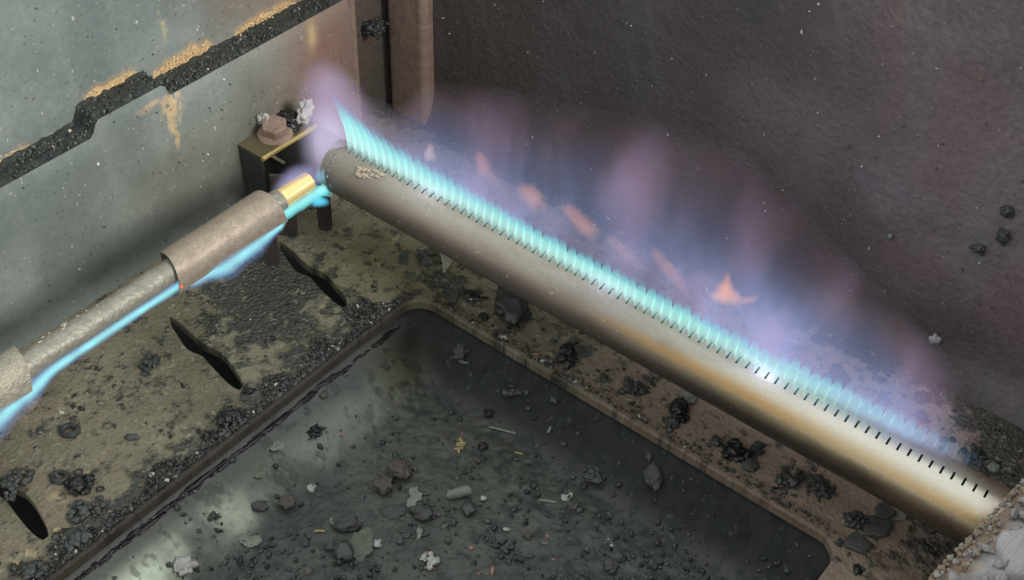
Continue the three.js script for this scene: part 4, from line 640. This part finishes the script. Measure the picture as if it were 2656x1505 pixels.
scatter('floor_crumbs', 'small black char crumbs scattered over the tan firebox floor', 'crumbs', crumbMat, 2600, 11, power(0.0002, 0.0012, 4), (r) => { const x = r() * 0.37, z = r() * 0.32; if (inHole(x, z) || [[0.188, 0.0065], [0.1245, 0.008], [0.285, 0.0065]].some(([q, h]) => x > 0.028 && x < 0.09 && Math.abs(z - q - (x - 0.059) * 0.24) < h * 0.75)) return null; const d = ss(0.45, 0.75, fbm(x * 120 + 31, z * 120 + 8, 4)) + 0.35 * ss(0.1, 0, z) + 0.08; return r() < d ? [x, 0.0001, z] : null; }, charTone);
scatter('rim_char', 'crust of tiny char grains along the left lip of the grease opening', 'char crust', crumbMat, 4600, 12, power(0.00015, 0.0009, 2.6), (r) => { const z = 0.112 + r() * 0.2, a = Math.pow(r(), 1.7), q = ss(0.42, 0.68, fbm(z * 70, 4.4, 3)), wd = 0.003 + 0.013 * q; if (r() > 0.3 + 0.7 * q) return null; return [0.1022 - a * wd, 0.0002 + 0.0007 * r(), z]; }, charTone);
scatter('back_rim_char', 'thin line of char grains along the back lip of the grease opening', 'char crust', crumbMat, 500, 13, power(0.0002, 0.0009, 3), (r) => [0.112 + r() * 0.195, 0.0002, 0.1022 - Math.pow(r(), 2) * 0.004], charTone);
scatter('pan_crumbs', 'mixed grey crumbs and grit strewn across the grease pan', 'crumbs', crumbMat, 6500, 14, power(0.00015, 0.0014, 4.5), (r) => { const x = 0.106 + r() * 0.2, z = 0.106 + r() * 0.22; const d = 0.1 + ss(0.4, 0.65, fbm(x * 70 + 3, z * 70, 4)) * ss(0.115, 0.2, z + 0.35 * (x - 0.16)); return r() < d * (x < 0.128 ? 0.25 : 1) ? [x, panY(x, z) + 0.0004, z] : null; }, (r) => { const b = r(); return b > 0.992 ? [0.45, 0.45, 0.42] : b > 0.987 ? [0.4, 0.22, 0.17] : b > 0.8 ? [0.09, 0.09, 0.08] : [0.03 + 0.06 * b, 0.035 + 0.062 * b, 0.031 + 0.056 * b]; });
scatter('ledge_soot', 'black soot grains packed on the ledge of the left wall', 'soot', crumbMat, 4200, 15, power(0.00012, 0.001, 3.2), (r) => { const z = 0.018 + r() * 0.36, x = -0.0015 - r() * 0.012; return r() < 0.25 + ss(0.4, 0.65, fbm(z * 70, x * 70 + 4, 3)) ? [x, ledgeY(z) + 0.0006 + r() * 0.0006, z] : null; }, (r) => { const b = r(); return b > 0.985 ? [0.45, 0.4, 0.3] : [0.02 + 0.06 * b * b, 0.026 + 0.06 * b * b, 0.023 + 0.055 * b * b]; });
scatter('rust_bloom', 'golden rust grains along the upper edge of the sooty ledge', 'rust', crumbMat, 2600, 16, power(0.00012, 0.00042, 2), (r) => { const z = 0.05 + r() * 0.19, up = 0.001 + r() * 0.009; return r() < goldAt(z, up) * ss(0.3, 0.6, fbm(z * 400, up * 400, 3)) ? [-0.0137, ledgeY(z) + up, z] : null; }, (r) => { const b = r(); return [0.34 + 0.26 * b, 0.23 + 0.2 * b, 0.11 + 0.13 * b]; });
scatter('wall_grit', 'tiny pale glints and burnt beads stuck to the dark back wall', 'grit', crumbMat, 900, 17, power(0.00015, 0.0007, 4), (r) => [0.03 + r() * 0.33, r() * 0.19, 0.0004], (r) => { const b = r(); return b > 0.55 ? [0.42, 0.4, 0.38] : [0.09, 0.08, 0.08]; });
scatter('left_wall_grit', 'sparse dark and pale specks stuck to the green grey wall', 'grit', crumbMat, 420, 18, power(0.0002, 0.0006, 4), (r) => { const z = 0.02 + r() * 0.3, y = r() * 0.18; return [y > ledgeY(z) + 0.003 ? -0.0136 : 0.0002, y, z]; }, (r) => (r() > 0.8 ? [0.5, 0.48, 0.4] : [0.05, 0.055, 0.05]));
// char stuck to the back wall and on top of the recess
const onWall = (name, g, mat, x, y, label, cat) => put(name, g.translate(x / 1000, y / 1000, 0.0008), mat, label, cat);
onWall('chip', lump(0.0022, 0.0026, 0.0012, 401, 0.5, 3, 2), M.white, 298.6, 17.9, 'white chip stuck to the dark back wall above the burner tail', 'chip');
onWall('char_nodule', clump(0.006, 0.003, 0.005, 402, 14).rotateX(Math.PI / 2), M.charGrey, 308.8, 79.5, 'larger char blister near the right edge of the back wall', 'char');
onWall('char_nodule', clump(0.0045, 0.003, 0.005, 403, 14).rotateX(Math.PI / 2), M.charGrey, 307.9, 90.6, 'char blister highest of three near the right edge of the back wall', 'char');
onWall('char_nodule', clump(0.005, 0.0026, 0.004, 404, 14).rotateX(Math.PI / 2), M.charGrey, 302.8, 69.8, 'char blister lowest of three near the right edge of the back wall', 'char');
onWall('chip', lump(0.001, 0.0014, 0.0007, 405, 0.5, 2, 2), M.pale, 268.5, 57.3, 'small pale chip on the back wall left of the three blisters', 'chip');
put('soot_clump', clump(0.022, 0.008, 0.012, 406, 40, 0.6).rotateX(0.5).translate(-0.004, 0.052, 0.016), M.soot, 'dark soot clump hanging at the top of the corner recess', 'soot clump');
renderer.render(scene, camera);
